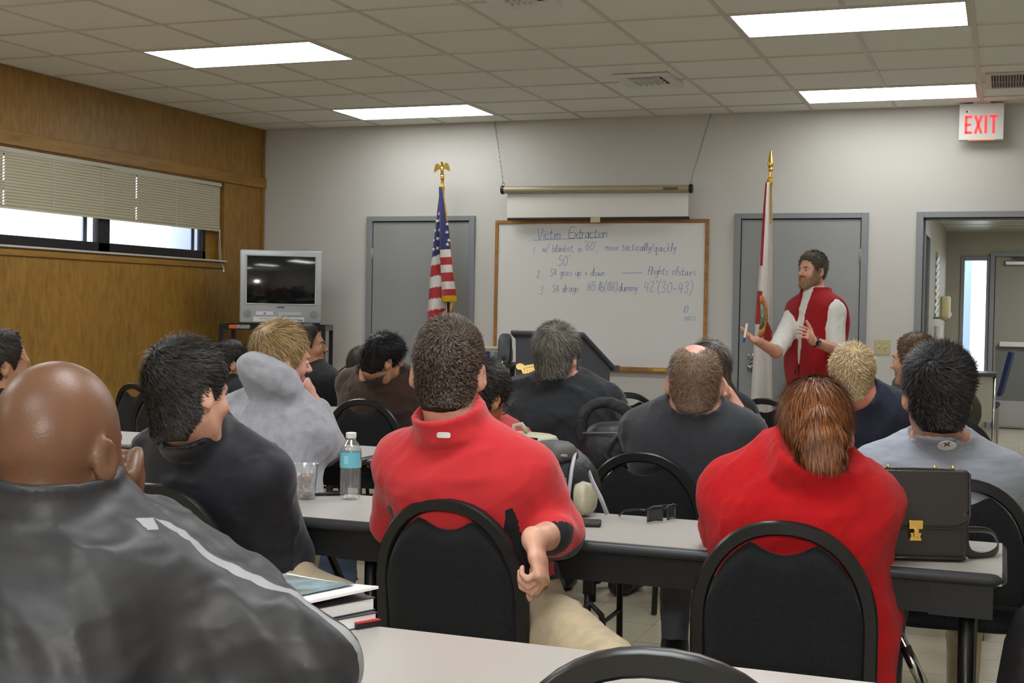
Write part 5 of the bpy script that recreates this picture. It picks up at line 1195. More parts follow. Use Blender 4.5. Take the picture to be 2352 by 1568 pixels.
def person(label, hips, top, yaw=0.0, hyaw=0.0, hp=0.0, hr=0.0, skin=('light', (206, 158, 132)), hair=None, shirt=None, sh=None, sw=.168, arms=None, legs=None, hd={}, pants=None, stand=False, res=.006, hs=1.0, bulk=1.0, eyes=False, fine=(), seed=1, shoes='black', group=None, shdrop=.315, shroll=0.0):
    """hips (x, y): over the seat; top: highest point of the head; everything in room coordinates"""
    rnd = np.random.RandomState(seed); hx, hy = hips; top = A3(top); U = A3((math.cos(yaw), math.sin(yaw), 0)); Vf = A3((-math.sin(yaw), math.cos(yaw), 0)); Zu = A3((0, 0, 1))
    R = euler(hyaw, hp, hr); hc = top-R @ A3((0, -.01, .1245*hs))*1.0; hc[2] = top[2]-(R @ A3((0, -.012, .123*hs)))[2]
    pel = A3((hx, hy, 0.90 if stand else .545))
    S_ = A3(sh) if sh is not None else A3((top[0]*.75+hx*.25, top[1]*.75+hy*.25, top[2]-shdrop))-Vf*.03
    up = unit(S_-pel); Us = unit(U+Zu*math.tan(shroll))
    def sp(t, off=0.0): return pel+(S_-pel)*t-Vf*off
    b = bulk; hd = dict(hd)
    st = [((pel-up*.08, .150*b, .115*b) if stand else (pel+Zu*.015, .150*b, .088*b)), (pel+up*.075, .168*b, .118*b), (sp(.38), .150*b, .110*b), (sp(.66, .02), .163*b, .118*b), (sp(.86, .02), .165*b, .108*b), (sp(.97, .01), .150*b, .082*b), (S_+up*.035-Vf*.005, .095, .062), (S_+up*.07, .058, .055)]
    st = spline(st, 3); shj = {}; body = []
    for (c0, a0, b0), (c1, a1, b1) in zip(st[:-1], st[1:]): body.append((loftseg(c0, a0, b0, c1, a1, b1, U), .03))
    nb = S_+up*.06; nh = hc+R @ A3((0, -.03, -.06))*hs
    for s in (-1, 1):
        j = S_+Us*s*sw-up*.035; shj[s] = j; body.append((ell(j, (.062, .062, .062)), .05)); body.append((cone(S_+up*.05+Us*s*.05-Vf*.012, j+Zu*.012, .038, .048), .04))
    neck = [(cone(nb-up*.03, nh, .058*hs, .055*hs), .03), (cone(nb-Vf*.025, nh-R[:, 1]*.02, .045, .045), .03)]
    ar = []; cuffs = []; hands = []; neckp = neck; nax = unit(unit(nh-nb)*.65+up*.35)
    arms = arms or {}
    for s, nm in ((-1, 'L'), (1, 'R')):
        sp_ = arms.get(nm, {}); j = shj[s]
        el = A3(sp_['el']) if 'el' in sp_ else j+U*s*.05+Vf*.17-Zu*.21
        wr = A3(sp_['wr']) if 'wr' in sp_ else el+Vf*.20-U*s*.13+Zu*(.0 if not stand else 0)
        ar.append((cone(j, el, .053*b, .042), .03)); ar.append((cone(el, wr, .043, .029), .02))
        d = unit(A3(sp_.get('d', wr-el))); n = sp_.get('n', (0, 0, -1))
        hands += [(p_, k_) for p_, k_ in hand_prims(wr, d, n, s < 0, sp_.get('curl', (.5, .7, .4)), hs*1.02, sp_.get('thumb', (.6, .7, .35)), sp_.get('spread', .06))]
        cuffs.append((el, wr, j))
    lg = []; ft = []
    for s, nm in ((-1, 'L'), (1, 'R')):
        L = (legs or {}).get(nm, {}); h = pel+U*s*.09
        if stand:
            kn = A3(L.get('kn', h+U*s*.02+Vf*.03-Zu*.42)); an = A3(L.get('an', (kn[0], kn[1], .09)))-Vf*.03*0
        else:
            kn = A3(L['kn']) if 'kn' in L else h+Vf*.42+U*s*.05+Zu*.0; an = A3(L['an']) if 'an' in L else A3((kn[0], kn[1], .09))+Vf*.02
        lg.append((cone(h, kn, .088*b, .062), .04)); lg.append((cone(kn, an, .060, .042), .025))
        fv = unit(A3(L.get('fd', Vf+U*s*.15))); ft.append((an, fv))
    allp = [(p_, k_) for p_, k_ in body+neck+ar+hands+lg]
    for an, fv in ft: allp.append((cone(an-Zu*.03-fv*.03, A3((an[0], an[1], .03))+fv*.15, .04, .028), .03))
    lo = np.min([p_[1] for p_, _ in allp]+[hc-.16], axis=0)-.03; hi = np.max([p_[2] for p_, _ in allp]+[hc+.16], axis=0)+.03
    O = A3((hx, hy, 0))
    hb = (hc-.14*hs, hc+.14*hs)
    g = Grid(lo, hi, .013, [hb]+[(A3(c)-r, A3(c)+r) for c, r in fine], res)
    for p_, k_ in allp: g.u(p_, k_)
    w = g.win(hc-.19, hc+.19); X, Y, Z = g.co(w); x, y, z = X-hc[0], Y-hc[1], Z-hc[2]
    q = [((x*R[0, i]+y*R[1, i]+z*R[2, i])/hs) for i in range(3)]
    g.F[w] = smin(g.F[w], headfield(q[0], q[1], q[2], hd)*hs, .022)
    V, Q = g.mesh(); V = relax(V, Q, 1, .35)
    mats = [skinmat(*skin)]; mi = None
    c = (V[Q].mean(1)-hc) @ R/hs
    if hd.get('lips', True):
        mi = ((np.abs(c[:, 0]) < .021-.0*c[:, 0]) & (np.abs(c[:, 2]+.062) < .0095*(1-(c[:, 0]/.024)**2)) & (c[:, 1] > .078)).astype(int); mats = mats+[mat('lips', tuple(int(v*f_) for v, f_ in zip(skin[1], (.86, .66, .66))), .4)]
    body_o = npmesh('person', V, Q, mats, mi, None, O); setprops(body_o, label, 'person', group)
    def place(pts): return pts @ R.T*hs+hc
    # ---- eyes, brows
    if eyes:
        for s in (-1, 1):
            e = MB().ball((0, 0, 0), .0120, 0, 18, 12); pts = np.array(e.v); cc = np.array([pts[f_].mean(0) for f_ in e.f]); gz = unit(hd.get('gaze', (0, 1, 0)))
            dt = (cc/.0122) @ gz; m_ = np.where(dt > .955, 2, np.where(dt > .80, 1, 0))
            npmesh('eye', place(pts+A3((s*.031, .0738, .002))), np.array(e.f), ['eyewhite', 'iris', 'black'], m_, body_o, O)
            bw_ = MB().tube([(s*.014, .0905, .021), (s*.03, .0895, .0265), (s*.046, .077, .022)], [.0028, .0036, .002], 8)
            npmesh('eyebrow', place(np.array(bw_.v)), np.array([f_ for f_ in bw_.f if len(f_) == 4]), hair[1] if hair else 'browdark', None, body_o, O)
            ld = MB().tube([(s*.018, .080, .003), (s*.026, .0855, .0085), (s*.036, .0845, .0085), (s*.044, .077, .002)], .003, 6)
            npmesh('eyelid', place(np.array(ld.v)), np.array([f_ for f_ in ld.f if len(f_) == 4]), skinmat(*skin), None, body_o, O)
    if hd.get('glasses'):
        gl = MB()
        for s in (-1, 1):
            gl.tube([(s*.084, -.012, .010), (s*.080, .03, .014), (s*.066, .092, .012)], .0022, 6)
            gl.tube([(s*(.036+.026*math.cos(t)), .100-.010*abs(math.cos(t)*.5+.5)*(1 if s > 0 else 1), .002+.018*math.sin(t)) for t in np.linspace(0, 2*PI, 19)], .0018, 6)
        gl.tube([(-.011, .100, .006), (0, .104, .008), (.011, .100, .006)], .0018, 6)
        npmesh('eyeglasses', place(np.array(gl.v)), np.array([f_ for f_ in gl.f if len(f_) == 4]), 'black', None, body_o, O)
    # ---- hair cap with strands
    if hair:
        stl, hm = hair[0], hair[1]
        gh = Grid((-.125, -.16, -.14), (.125, .135, .175), .0052); X, Y, Z = gh.co((slice(None),)*3)
        X, Y, Z = np.broadcast_arrays(X, Y, Z); gh.F = (smin(skull(X, Y, Z, hd), cone((0, -.034, -.04), (0, -.046, -.14), .056, .057)[0](X, Y, Z), .03)-hairthick(X, Y, Z, stl)).astype(f32)
        if stl.get('lump'):
            for prim, k_ in stl['lump']: gh.u(prim, k_)
        gh.F = smax(gh.F, (-(hairline(X, Y, Z, stl)+.012)).astype(f32), .004) if not stl.get('long') else gh.F
        hv, hq = gh.mesh(); hv = relax(hv, hq, 1, .3)
        sv, sq = strands(hv, hq, stl.get('crown', (0.012, -.085, .095)), stl.get('N', 5000), stl.get('L', .022), stl.get('lift', .35), stl.get('wd', .0011), stl, rnd, stl.get('grav', 0))
        npmesh('hair', place(np.concatenate([hv, sv])), np.concatenate([hq, sq+len(hv)]), hm, None, body_o, O)
    if hd.get('beard'):
        bd = hd['beard']; gb = Grid((-.09, -.04, -.15), (.09, .13, .02), .0045); X, Y, Z = np.broadcast_arrays(*gb.co((slice(None),)*3))
        base = smin(skull(X, Y, Z, hd), ell((0, .070, -.098), (.021, .018, .017))[0](X, Y, Z), .02)
        line = np.interp(np.abs(X), [0, .012, .022, .032, .05, .07], [-.074, -.072, -.050, -.062, -.030, .012]); mou = ((np.abs(X) < .030) & (Z > -.052) & (Z < -.036) & (Y > .07))
        th = np.where(Z < line, .0048*np.clip((line-Z)/.014, 0, 1)**.7+.0008, -.006); th = np.where(mou, .006, th); gb.F = (base-th).astype(f32); gb.F = smax(gb.F, (-(Y-(-.012))).astype(f32), .004)
        hv, hq = gb.mesh(); stb = {'zl': [-9]*10, 'T': .006, 'fade': 1, 'mess': .5, 'swirl': 0}
        c_ = hv[hq].mean(1); n_ = np.cross(hv[hq[:, 2]]-hv[hq[:, 0]], hv[hq[:, 3]]-hv[hq[:, 1]]); n_ /= np.linalg.norm(n_, axis=1)[:, None]+1e-9
        I = rnd.choice(len(c_), 2600); P = c_[I]; nn = n_[I]; f_ = A3((0, .2, -.8))+nn*.6+rnd.normal(size=P.shape)*.35; f_ /= np.linalg.norm(f_, axis=1)[:, None]; sd = np.cross(nn, f_); sd /= np.linalg.norm(sd, axis=1)[:, None]+1e-9
        e = P+f_*rnd.uniform(.005, .011, (len(P), 1)); sv = np.concatenate([P-sd*.0007, P+sd*.0007, e+sd*.0002, e-sd*.0002]); k = np.arange(len(P)); sq = np.stack([k, k+len(P), k+2*len(P), k+3*len(P)], 1)
        keep = (c_[:, 1] > -.012)
        npmesh('beard', place(np.concatenate([hv, sv])), np.concatenate([hq, sq+len(hv)]), bd, None, body_o, O)
    # ---- clothing
    info = dict(neck=neckp, nax=nax, S=S_, up=up, U=U, Vf=Vf, Zu=Zu, nb=nb, nh=nh, shj=shj, cuffs=cuffs, pel=pel, hc=hc, R=R, O=O, body=body_o, sw=sw, st=st)
    if shirt:
        off = shirt.get('off', .013); gs = shirt.get('res', .0095); prims = list(body)+[(cone(nb-up*.03, nh, .058*hs+.008, .055*hs+.008), .03), (cone(nb-Vf*.025, nh-R[:, 1]*.02, .053, .053), .03)]
        for s, (el, wr, j) in zip((-1, 1), cuffs):
            sl = shirt.get('sleeve', 1.0); k = shirt.get('sr', 1.0)
            if sl == 0: continue
            prims.append((cone(j, el, .055*k*b, .046*k), .03))
            if sl > 1: prims.append((cone(el, el+(wr-el)*min(1, sl-1), .046*k, (.046-.012*(sl-1))*k), .02))
        prims += [(p_, k_) for p_, k_ in shirt.get('extra', lambda i: [])(info)]
        lo = np.min([p_[1] for p_, _ in prims], axis=0)-.05; hi = np.max([p_[2] for p_, _ in prims], axis=0)+.05
        g = Grid(lo, hi, gs)
        for p_, k_ in prims: g.u(p_, k_)
        for p_, k_ in shirt.get('cutpre', lambda i: [])(info): g.cut(p_, k_)
        g.F -= off
        X, Y, Z = np.broadcast_arrays(*g.co((slice(None),)*3)); g.F = smax(g.F, neckcut(X, Y, Z, nb, nax, shirt.get('neck', .02)), .004)
        hem = shirt.get('hem', .50 if not stand else .82); g.F = smax(g.F, (hem-Z).astype(f32), .006)
        for s, (el, wr, j) in zip((-1, 1), cuffs):
            sl = shirt.get('sleeve', 1.0)
            if sl == 0:
                pc = j+(S_-j)*.02; n_ = unit(j-S_); q_ = (X-pc[0])*n_[0]+(Y-pc[1])*n_[1]+(Z-pc[2])*n_[2]; g.F = smax(g.F, q_.astype(f32), .006)
            elif sl <= 1:
                ax = unit(el-j); pc = j+(el-j)*sl; q_ = (X-pc[0])*ax[0]+(Y-pc[1])*ax[1]+(Z-pc[2])*ax[2]; rad = np.sqrt((X-pc[0])**2+(Y-pc[1])**2+(Z-pc[2])**2); g.F = np.where((rad < .16) & (q_ > -.03), smax(g.F, q_.astype(f32), .004), g.F)
        for p_, k_ in shirt.get('post', lambda i: [])(info): g.u(p_, k_)
        V, Q = g.mesh(); V = relax(V, Q, 1, .4); N = vnormals(V, Q)
        if shirt.get('fold', .006): V = V+N*np.maximum(folds(V-O, seed, shirt.get('fold', .006), shirt.get('fbase', 12)), -.6*(off-.004))[:, None]*np.clip(-neckcut(V[:, 0], V[:, 1], V[:, 2], nb, nax, shirt.get('neck', .02))/.05, 0, 1)[:, None]
        mats = [shirt['mat']]; mi = None
        so = npmesh(shirt.get('name', 'shirt'), V, Q, mats, mi, body_o, O); info['shirt'] = so
        if shirt.get('regions'):
            for nm, val in shirt['regions'](V, info).items():
                at = so.data.attributes.new(nm, 'FLOAT', 'POINT'); at.data.foreach_set('value', np.asarray(val, f32))
    if pants:
        prims = [(p_, k_) for p_, k_ in lg]+[(loftseg(c0, a0, b0, c1, a1, b1, U), .03) for (c0, a0, b0), (c1, a1, b1) in zip(st[:6], st[1:7])]
        lo = np.min([p_[1] for p_, _ in prims], axis=0)-.04; hi = np.max([p_[2] for p_, _ in prims], axis=0)+.04
        g = Grid(lo, hi, .0125)
        for p_, k_ in prims: g.u(p_, k_)
        g.F -= .012; X, Y, Z = np.broadcast_arrays(*g.co((slice(None),)*3)); g.F = smax(g.F, (Z-(.64 if not stand else .98)).astype(f32), .006); g.F = smax(g.F, (.075-Z).astype(f32), .005)
        V, Q = g.mesh(); V = relax(V, Q, 1, .4); V = V+vnormals(V, Q)*np.maximum(folds(V-O, seed+5, .005, 14), -.004)[:, None]
        npmesh('trousers', V, Q, pants, None, body_o, O)
    for an, fv in ft:
        g = Grid(A3((an[0], an[1], .0))-.3, A3((an[0], an[1], .2))+.3, .013); z0 = A3((an[0], an[1], 0))
        g.u(cone(z0-fv*.04+Zu*.05, z0+fv*.17+Zu*.04, .046, .040), .02); g.u(cone(an, z0+Zu*.05, .050, .048), .03); X, Y, Z = np.broadcast_arrays(*g.co((slice(None),)*3)); g.F = smax(g.F, (.004-Z).astype(f32), .004)
        g.F = smax(g.F, (Z-.115).astype(f32), .004)
        V, Q = g.mesh(); npmesh('shoe', V, Q, shoes, None, body_o, O)
    return info
def collar(info, a=.082, b=.086, h=.045, t=.007, lean=-.1, up_=.02, back=.014):
    """a standing band round the neck"""
    c = info['nb']+unit(unit(info['nh']-info['nb'])*.85+info['up']*.15)*up_-info['Vf']*back; ax = unit(info['nax']*.6+info['up']*.4+info['Vf']*lean*0.5); u = info['U']; u = unit(u-ax*(u@ax)); v = np.cross(ax, u)
    def fn(X, Y, Z):
        x, y, z = X-c[0], Y-c[1], Z-c[2]; p = x*u[0]+y*u[1]+z*u[2]; q = x*v[0]+y*v[1]+z*v[2]; hh = x*ax[0]+y*ax[1]+z*ax[2]
        e = 1-.10*hh/h; d = np.abs(np.sqrt((p/a)**2+(q/b)**2)-e)*min(a, b)-t; return np.sqrt(np.maximum(d, 0)**2+np.maximum(np.abs(hh)-h/2, 0)**2).astype(f32)-.002+np.minimum(np.maximum(d, np.abs(hh)-h/2), 0).astype(f32)
    return fn, c-.13, c+.13
M['eyewhite'] = mat('eye_white', (214, 208, 200), 0.2); M['iris'] = mat('iris', (74, 62, 50), 0.2); M['browdark'] = mat('brow', (52, 42, 34), 0.7)
# ================================================================ THE PEOPLE
def cloth(name, rgb, rough=.85, var=.10, bump=.18, bscale=320, sheen=.1, vscale=26, spec=.25): return mat(name, rgb, rough, var=var, vscale=vscale, bump=bump, bscale=bscale, sheen=sheen, spec=spec)
DARK = ('dark', (104, 72, 52), .40); TAN = ('tan', (184, 134, 104)); LIGHT = ('light', (208, 160, 138)); PINK = ('pink', (212, 156, 138)); OLIVE = ('olive', (176, 124, 92))
M['khaki'] = cloth('khaki_trousers', (176, 160, 132)); M['jeans'] = cloth('blue_jeans', (84, 98, 124)); M['darkjeans'] = cloth('dark_trousers', (44, 46, 54)); M['greytrousers'] = cloth('grey_trousers', (110, 112, 122)); M['blacktrousers'] = cloth('black_trousers', (24, 24, 26))
M['shoeblack'] = mat('shoe_black', (28, 26, 26), .35); M['shoebrown'] = mat('shoe_brown', (70, 50, 36), .5)
# --- shared hair styles
def style(**k):
    d = dict(T=.014, N=5000, L=.022, fade=.5); d.update(k); return d
# 1 --- bald man in the windbreaker, nearest
M['windbreaker'] = mat('windbreaker', (47, 47, 49), .48, spec=.45, var=.08, vscale=10, bump=.5, bscale=9, stretch=(1, .6, 1.6))
M['silverstripe'] = mat('silver_stripe', (168, 168, 172), .45, spec=.5, var=.06, vscale=40)
M['darkcollar'] = cloth('dark_collar', (44, 44, 46))
tp = W(150, 833, 1.87)
elR = W(722, 1530, 1.86); wrR = W(296, 1165, 2.06)
shj = W(385, 1330, 1.86)
def bald_regions(c, i):
    j = i['shj'][1]; el, wr, _ = i['cuffs'][1]; ax = unit(el-j); nu = unit(np.cross(ax, i['Zu'])); nu2 = np.cross(nu, ax); t = (c-j) @ ax
    a = np.minimum.reduce([.013-np.abs((c-j) @ nu-.012), (c-j) @ nu2, t+.03])
    d2 = unit(j-i['nb']); t2 = (c-i['nb']) @ d2; q2 = (c-i['nb']) @ unit(np.cross(d2, i['Zu']))
    b = np.minimum.reduce([.012-np.abs(q2-.012), t2-.075, np.linalg.norm(j-i['nb'])+.02-t2, c[:, 2]-i['nb'][2]+.12])
    z = np.minimum((c-i['nb']) @ unit(i['nh']-i['nb'])-.030, c[:, 2]*0+.19-np.linalg.norm(c-i['nb'], axis=1)); return {'stripe': np.maximum(a, b), 'collar': z}
M['windbreaker'] = panelled('windbreaker_panelled', M['windbreaker'], (('stripe', (146, 146, 150)), ('collar', (42, 42, 44))))
B = person('bald man in a dark grey windbreaker with silver sleeve stripes, nearest at the left', (4.97, -9.0), tp, yaw=.10, hyaw=.05, hp=.10, hr=.03, skin=DARK, hd=dict(w=1.02, lips=True), sh=W(128, 1272, 1.90), sw=.135, bulk=1.08, res=.0045, hs=1.03,
           arms={'R': dict(el=elR, wr=wrR, d=unit(W(308, 1060, 2.0)-wrR), n=unit(-CR*.8+CU*.2-CF*.2), curl=((.5, .3, .2), (1.3, 1.5, .8), (1.4, 1.5, .8), (1.5, 1.5, .8)), thumb=(.5, .5, .6)), 'L': dict(el=W(-260, 1420, 1.95))},
           fine=((W(305, 1090, 2.02), .09),), shirt=dict(mat=M['windbreaker'], off=.026, sleeve=1.85, sr=1.15, fold=.012, fbase=8, neck=.10, name='windbreaker', extra=lambda i: [(cone(W(520, 1600, 1.86), W(200, 1560, 1.9), .075, .10), .05)], regions=bald_regions,
           post=lambda i: [(collar(i, .100, .104, .06, .007, up_=.088), .01)]), pants=M['blacktrousers'], seed=11)
# 2 --- far left man
person('dark-haired man at the far left edge, mostly hidden by the bald man', (2.36, -6.08), W(8, 768, 5.3), yaw=.0, hyaw=-.62, hp=.05, skin=TAN, hair=(style(N=2500, T=.016, az=[0, 45, 70, 84, 96, 108, 122, 140, 160, 180], zl=[-.082, -.078, -.05, .022, .012, -.018, .04, .10, .10, .10]), hairmat('black1', (26, 23, 21), (52, 46, 42))), shirt=dict(mat=cloth('black_tee_a', (26, 27, 30)), sleeve=.6, res=.012), pants=M['darkjeans'], seed=12, res=.006, hs=1.05)
# 3 --- navy quarter-zip man
M['navyzip'] = mat('navy_jersey', (28, 30, 38), .55, spec=.3, var=.12, vscale=18, bump=.08, bscale=420, sheen=.15)
tp = W(432, 798, 3.36)
person('man with short black hair in a navy high-collared pullover, behind the bald man', (4.27, -7.08), tp, yaw=-.10, hyaw=-.34, hp=.08, hr=-.11, skin=LIGHT, hs=1.03, hair=(style(N=9000, T=.020, L=.026, lift=.4, fade=.35, crown=(-.005, -.085, .098), wd=.0010, zl=[-.10, -.098, -.06, .02, .012, -.018, .035, .066, .084, .088]), hairmat('black2', (24, 22, 22), (58, 54, 52))), sh=W(478, 1046, 3.50), sw=.180, shroll=-.10,
       arms={'R': dict(el=W(672, 1275, 3.60), wr=W(640, 1290, 3.78))}, shirt=dict(mat=M['navyzip'], sleeve=1.9, off=.015, fold=.009, fbase=13, neck=.06, name='pullover', post=lambda i: [(collar(i, .086, .092, .062, .006, up_=.07), .012)]), pants=M['khaki'], seed=13, res=.005, legs={'R': dict(kn=W(780, 1420, 3.45)*A3((1, 1, 0))+A3((0, 0, .52)))})
# 4 --- grey hoodie
M['hoodie'] = cloth('grey_hoodie', (164, 166, 174), .95, .10, .3, 260, .3, 40)
tp = W(656, 748, 4.74)
def hood(i):
    h = W(615, 862, 4.66); out = [(ell(h, (.115, .085, .068), rotz(.35) @ roty(.38)), .05), (ell(W(588, 843, 4.68), (.058, .06, .05)), .04), (ell(W(662, 893, 4.66), (.05, .06, .042)), .05), (ell(W(625, 905, 4.70), (.10, .05, .03), rotz(.35) @ roty(.3)), .05)]; return out
person('blond man in a grey hooded sweatshirt resting his chin on his hand', (3.78, -6.22), tp, yaw=-.15, hyaw=-.72, hp=.12, hr=.10, skin=PINK, hs=1.0, hair=(style(N=7000, T=.013, L=.035, lift=.2, grav=.5, mess=.12, wd=.0013, zl=[-.06, -.055, -.04, .012, .0, -.02, .02, .05, .06, .06]), hairmat('blond1', (120, 96, 60), (168, 142, 100), .35)), sh=W(640, 960, 4.8), sw=.165, shroll=-.22, bulk=1.05, eyes=True,
       arms={'R': dict(el=W(752, 1025, 5.0), wr=W(722, 925, 4.95), d=unit(W(700, 870, 4.9)-W(722, 925, 4.95)), n=unit(-CR), curl=(1.2, 1.3, .8)), 'L': dict(el=W(560, 1050, 5.0))}, shirt=dict(mat=M['hoodie'], sleeve=1.8, off=.022, sr=1.2, fold=.010, fbase=10, name='hoodie', neck=.02, post=lambda i: [(p, k) for p, k in hood(i)]), pants=M['jeans'], seed=14, legs={'R': dict(kn=W(770, 1250, 4.4)*A3((1, 1, 0))+A3((0, 0, .5)))})
# 5 --- dark-haired man before the cart
person('dark-haired man in black seated below the corner cart, behind the hooded man', (2.12, -3.70), W(537, 789, 7.7), yaw=-.2, hyaw=-.75, hp=.15, skin=TAN, hair=(style(N=2500, T=.016), hairmat('black1', (26, 23, 21))), shirt=dict(mat=cloth('black_tee_b', (20, 20, 22)), sleeve=.6, res=.013, fold=.004, post=lambda i: [(collar(i, .078, .08, .045, .006, up_=.045), .01)]), pants=M['darkjeans'], seed=15)
# 6 --- profile man in black tee
tp = W(704, 748, 7.8)
person('man in a black tee shown in profile facing right, in front of the cart', (2.57, -3.32), tp, yaw=-.75, hyaw=-1.2, hp=-.04, skin=OLIVE, eyes=True, hair=(style(N=2600, T=.012), hairmat('black1', (26, 23, 21))), shirt=dict(mat=cloth('black_tee_c', (22, 22, 24)), sleeve=.75, res=.012, fold=.005), arms={'R': dict(el=W(768, 935, 7.7), wr=W(730, 965, 7.9))}, sh=W(732, 872, 7.8), sw=.165, pants=M['darkjeans'], seed=16)
# 7 --- brown sweater
tp = W(904, 779, 6.65)
person('man in a brown sweater bending over the table with his head down', (3.36, -4.12), tp, yaw=-.10, hyaw=-.65, hp=.45, hr=.10, hs=1.0, skin=TAN, hair=(style(N=4500, T=.016, L=.022, lift=.4, mess=.5, swirl=.9), hairmat('black3', (22, 20, 20))), sh=W(874, 882, 6.80), sw=.195, shroll=-.12, bulk=1.12,
       arms={'R': dict(el=W(965, 945, 6.9)), 'L': dict(el=W(800, 960, 7.0))}, shirt=dict(mat=cloth('brown_knit', (62, 44, 36), .95, .1, .3, 300, .25), sleeve=1.9, off=.02, fold=.008, name='sweater', res=.011), pants=M['darkjeans'], seed=17, hd=dict(glasses=1))
# 8 --- dark head beyond the brown sweater
person('dark-haired person in black leaning low just beyond the brown sweater man', (2.75, -2.6), W(838, 806, 8.4), yaw=0, hyaw=-.1, hp=.4, skin=TAN, hair=(style(N=1800, T=.02), hairmat('black1', (26, 23, 21))), shirt=dict(mat=cloth('black_tee_d', (22, 22, 24)), sleeve=1.6, res=.014, fold=.004), sh=W(828, 875, 8.5), pants=M['darkjeans'], seed=18, res=.008)
# 9 --- red polo man, centre
M['redpolo'] = cloth('red_polo', (196, 44, 50), .75, .05, .06, 420, .2, 12)
M['redblack'] = cloth('black_side_panel', (28, 27, 32), .75, .05, .06, 420, .1)
tp = W(1035, 738, 3.28)
def polo_regions(c, i):
    Sx = (c-i['S']) @ i['U']; h = (c-i['S']) @ i['up']; fw = (c-i['S']) @ i['Vf']
    side = np.minimum.reduce([np.abs(Sx)-(.155-.24*np.clip(-h-.10, 0, .18)), -.08-h, h+.40, fw+.12])
    for s, (el, wr, j) in zip((-1, 1), i['cuffs']):
        ax = unit(el-j); t = (c-j) @ ax; rad = np.linalg.norm(c-j-t[:, None]*ax, axis=1); L = np.linalg.norm(el-j); onarm = (rad < .11) & (t > .02) & (((c-j) @ i['U'])*s > t*(ax @ i['U'])*s-.058)
        d = np.linalg.norm(c-el, axis=1); side = np.where(onarm, -.01, side); side = np.maximum(side, np.minimum(.085-d, (c-el) @ ax-.030))
    return {'side_panel': side}
M['redpolo'] = panelled('red_polo_panelled', M['redpolo'], (('side_panel', (28, 27, 32)),))
wrp = W(1226, 1240, 3.05)
RP = person('man with cropped brown hair in a red polo with black side panels, seen from behind', (4.985, -7.06), tp, yaw=-.02, hyaw=.22, hp=.10, hr=.02, skin=LIGHT, hs=1.06, hair=(style(N=12000, T=.010, L=.011, lift=.45, fade=.25, mess=.25, crown=(.016, -.088, .078), wd=.0008, swirl=.9), hairmat('brown1', (44, 36, 30), (92, 80, 70), .5)),
       sh=W(1062, 1052, 3.30), sw=.170, shroll=-.02, arms={'R': dict(el=W(1285, 1222, 3.28), wr=wrp, d=unit(W(1240, 1305, 3.02)-wrp), n=unit(-CR*.9+CF*.3), curl=((.9, 1.2, .7), (1.0, 1.3, .8), (1.1, 1.4, .8), (1.2, 1.4, .8)), thumb=(.7, .45, .5)), 'L': dict(el=W(905, 1200, 3.5), wr=W(1000, 1240, 3.65))},
       fine=((W(1235, 1280, 3.03), .10),), shirt=dict(mat=M['redpolo'], sleeve=1.3, sr=1.12, off=.016, fold=.007, fbase=9, neck=.045, res=.008, name='polo_shirt', hem=.47, regions=polo_regions, post=lambda i: [(collar(i, .082, .092, .055, .006, up_=.055), .02)]), pants=M['khaki'], seed=19, res=.0048,
       legs={'R': dict(kn=W(1450, 1490, 2.85)*A3((1, 1, 0))+A3((0, 0, .50)), an=W(1500, 1500, 3.0)*A3((1, 1, 0))+A3((0, .1, .09)))})
# 10 --- second red polo man with glasses
tp = W(1128, 838, 4.85)
person('dark-haired man in a red shirt bending down beyond the red polo man', (4.47, -6.0), tp, yaw=-.05, hyaw=-.28, hd=dict(glasses=1), hp=.42, hr=.10, skin=OLIVE, hs=1.06, hair=(style(N=5000, T=.016, L=.024), hairmat('black1', (26, 23, 21))), sh=W(1110, 1010, 4.95), sw=.15, shroll=-.15, shirt=dict(mat=cloth('red_shirt_b', (178, 40, 46), .75, .05, .06, 420, .2, 12), sleeve=1.0, neck=.035, res=.011, post=lambda i: [(collar(i, .082, .09, .045, .006, up_=.045), .012)]), pants=M['khaki'], seed=20)
# 11 --- grey-haired man in the dark sweater
tp = W(1280, 753, 5.72)
person('grey-haired heavy man in a dark grey sweater in front of the lectern', (4.43, -4.80), tp, yaw=-.05, hyaw=-.12, hp=.06, skin=PINK, hs=1.05, hair=(style(N=7000, T=.022, L=.034, lift=.14, grav=.5, mess=.14, zl=[-.09, -.085, -.055, .015, .005, -.02, .035, .066, .08, .08]), hairmat('grey1', (62, 58, 52), (112, 108, 100), .4)), sh=W(1290, 905, 5.8), sw=.20, shroll=-.06, bulk=1.22, shdrop=.30,
       arms={'R': dict(el=W(1420, 985, 6.0)), 'L': dict(el=W(1190, 990, 6.0))}, shirt=dict(mat=cloth('charcoal_knit', (40, 42, 46), .95, .1, .3, 260, .2), sleeve=1.9, off=.022, sr=1.25, fold=.008, name='sweater', neck=.03, res=.011), pants=M['darkjeans'], seed=21)
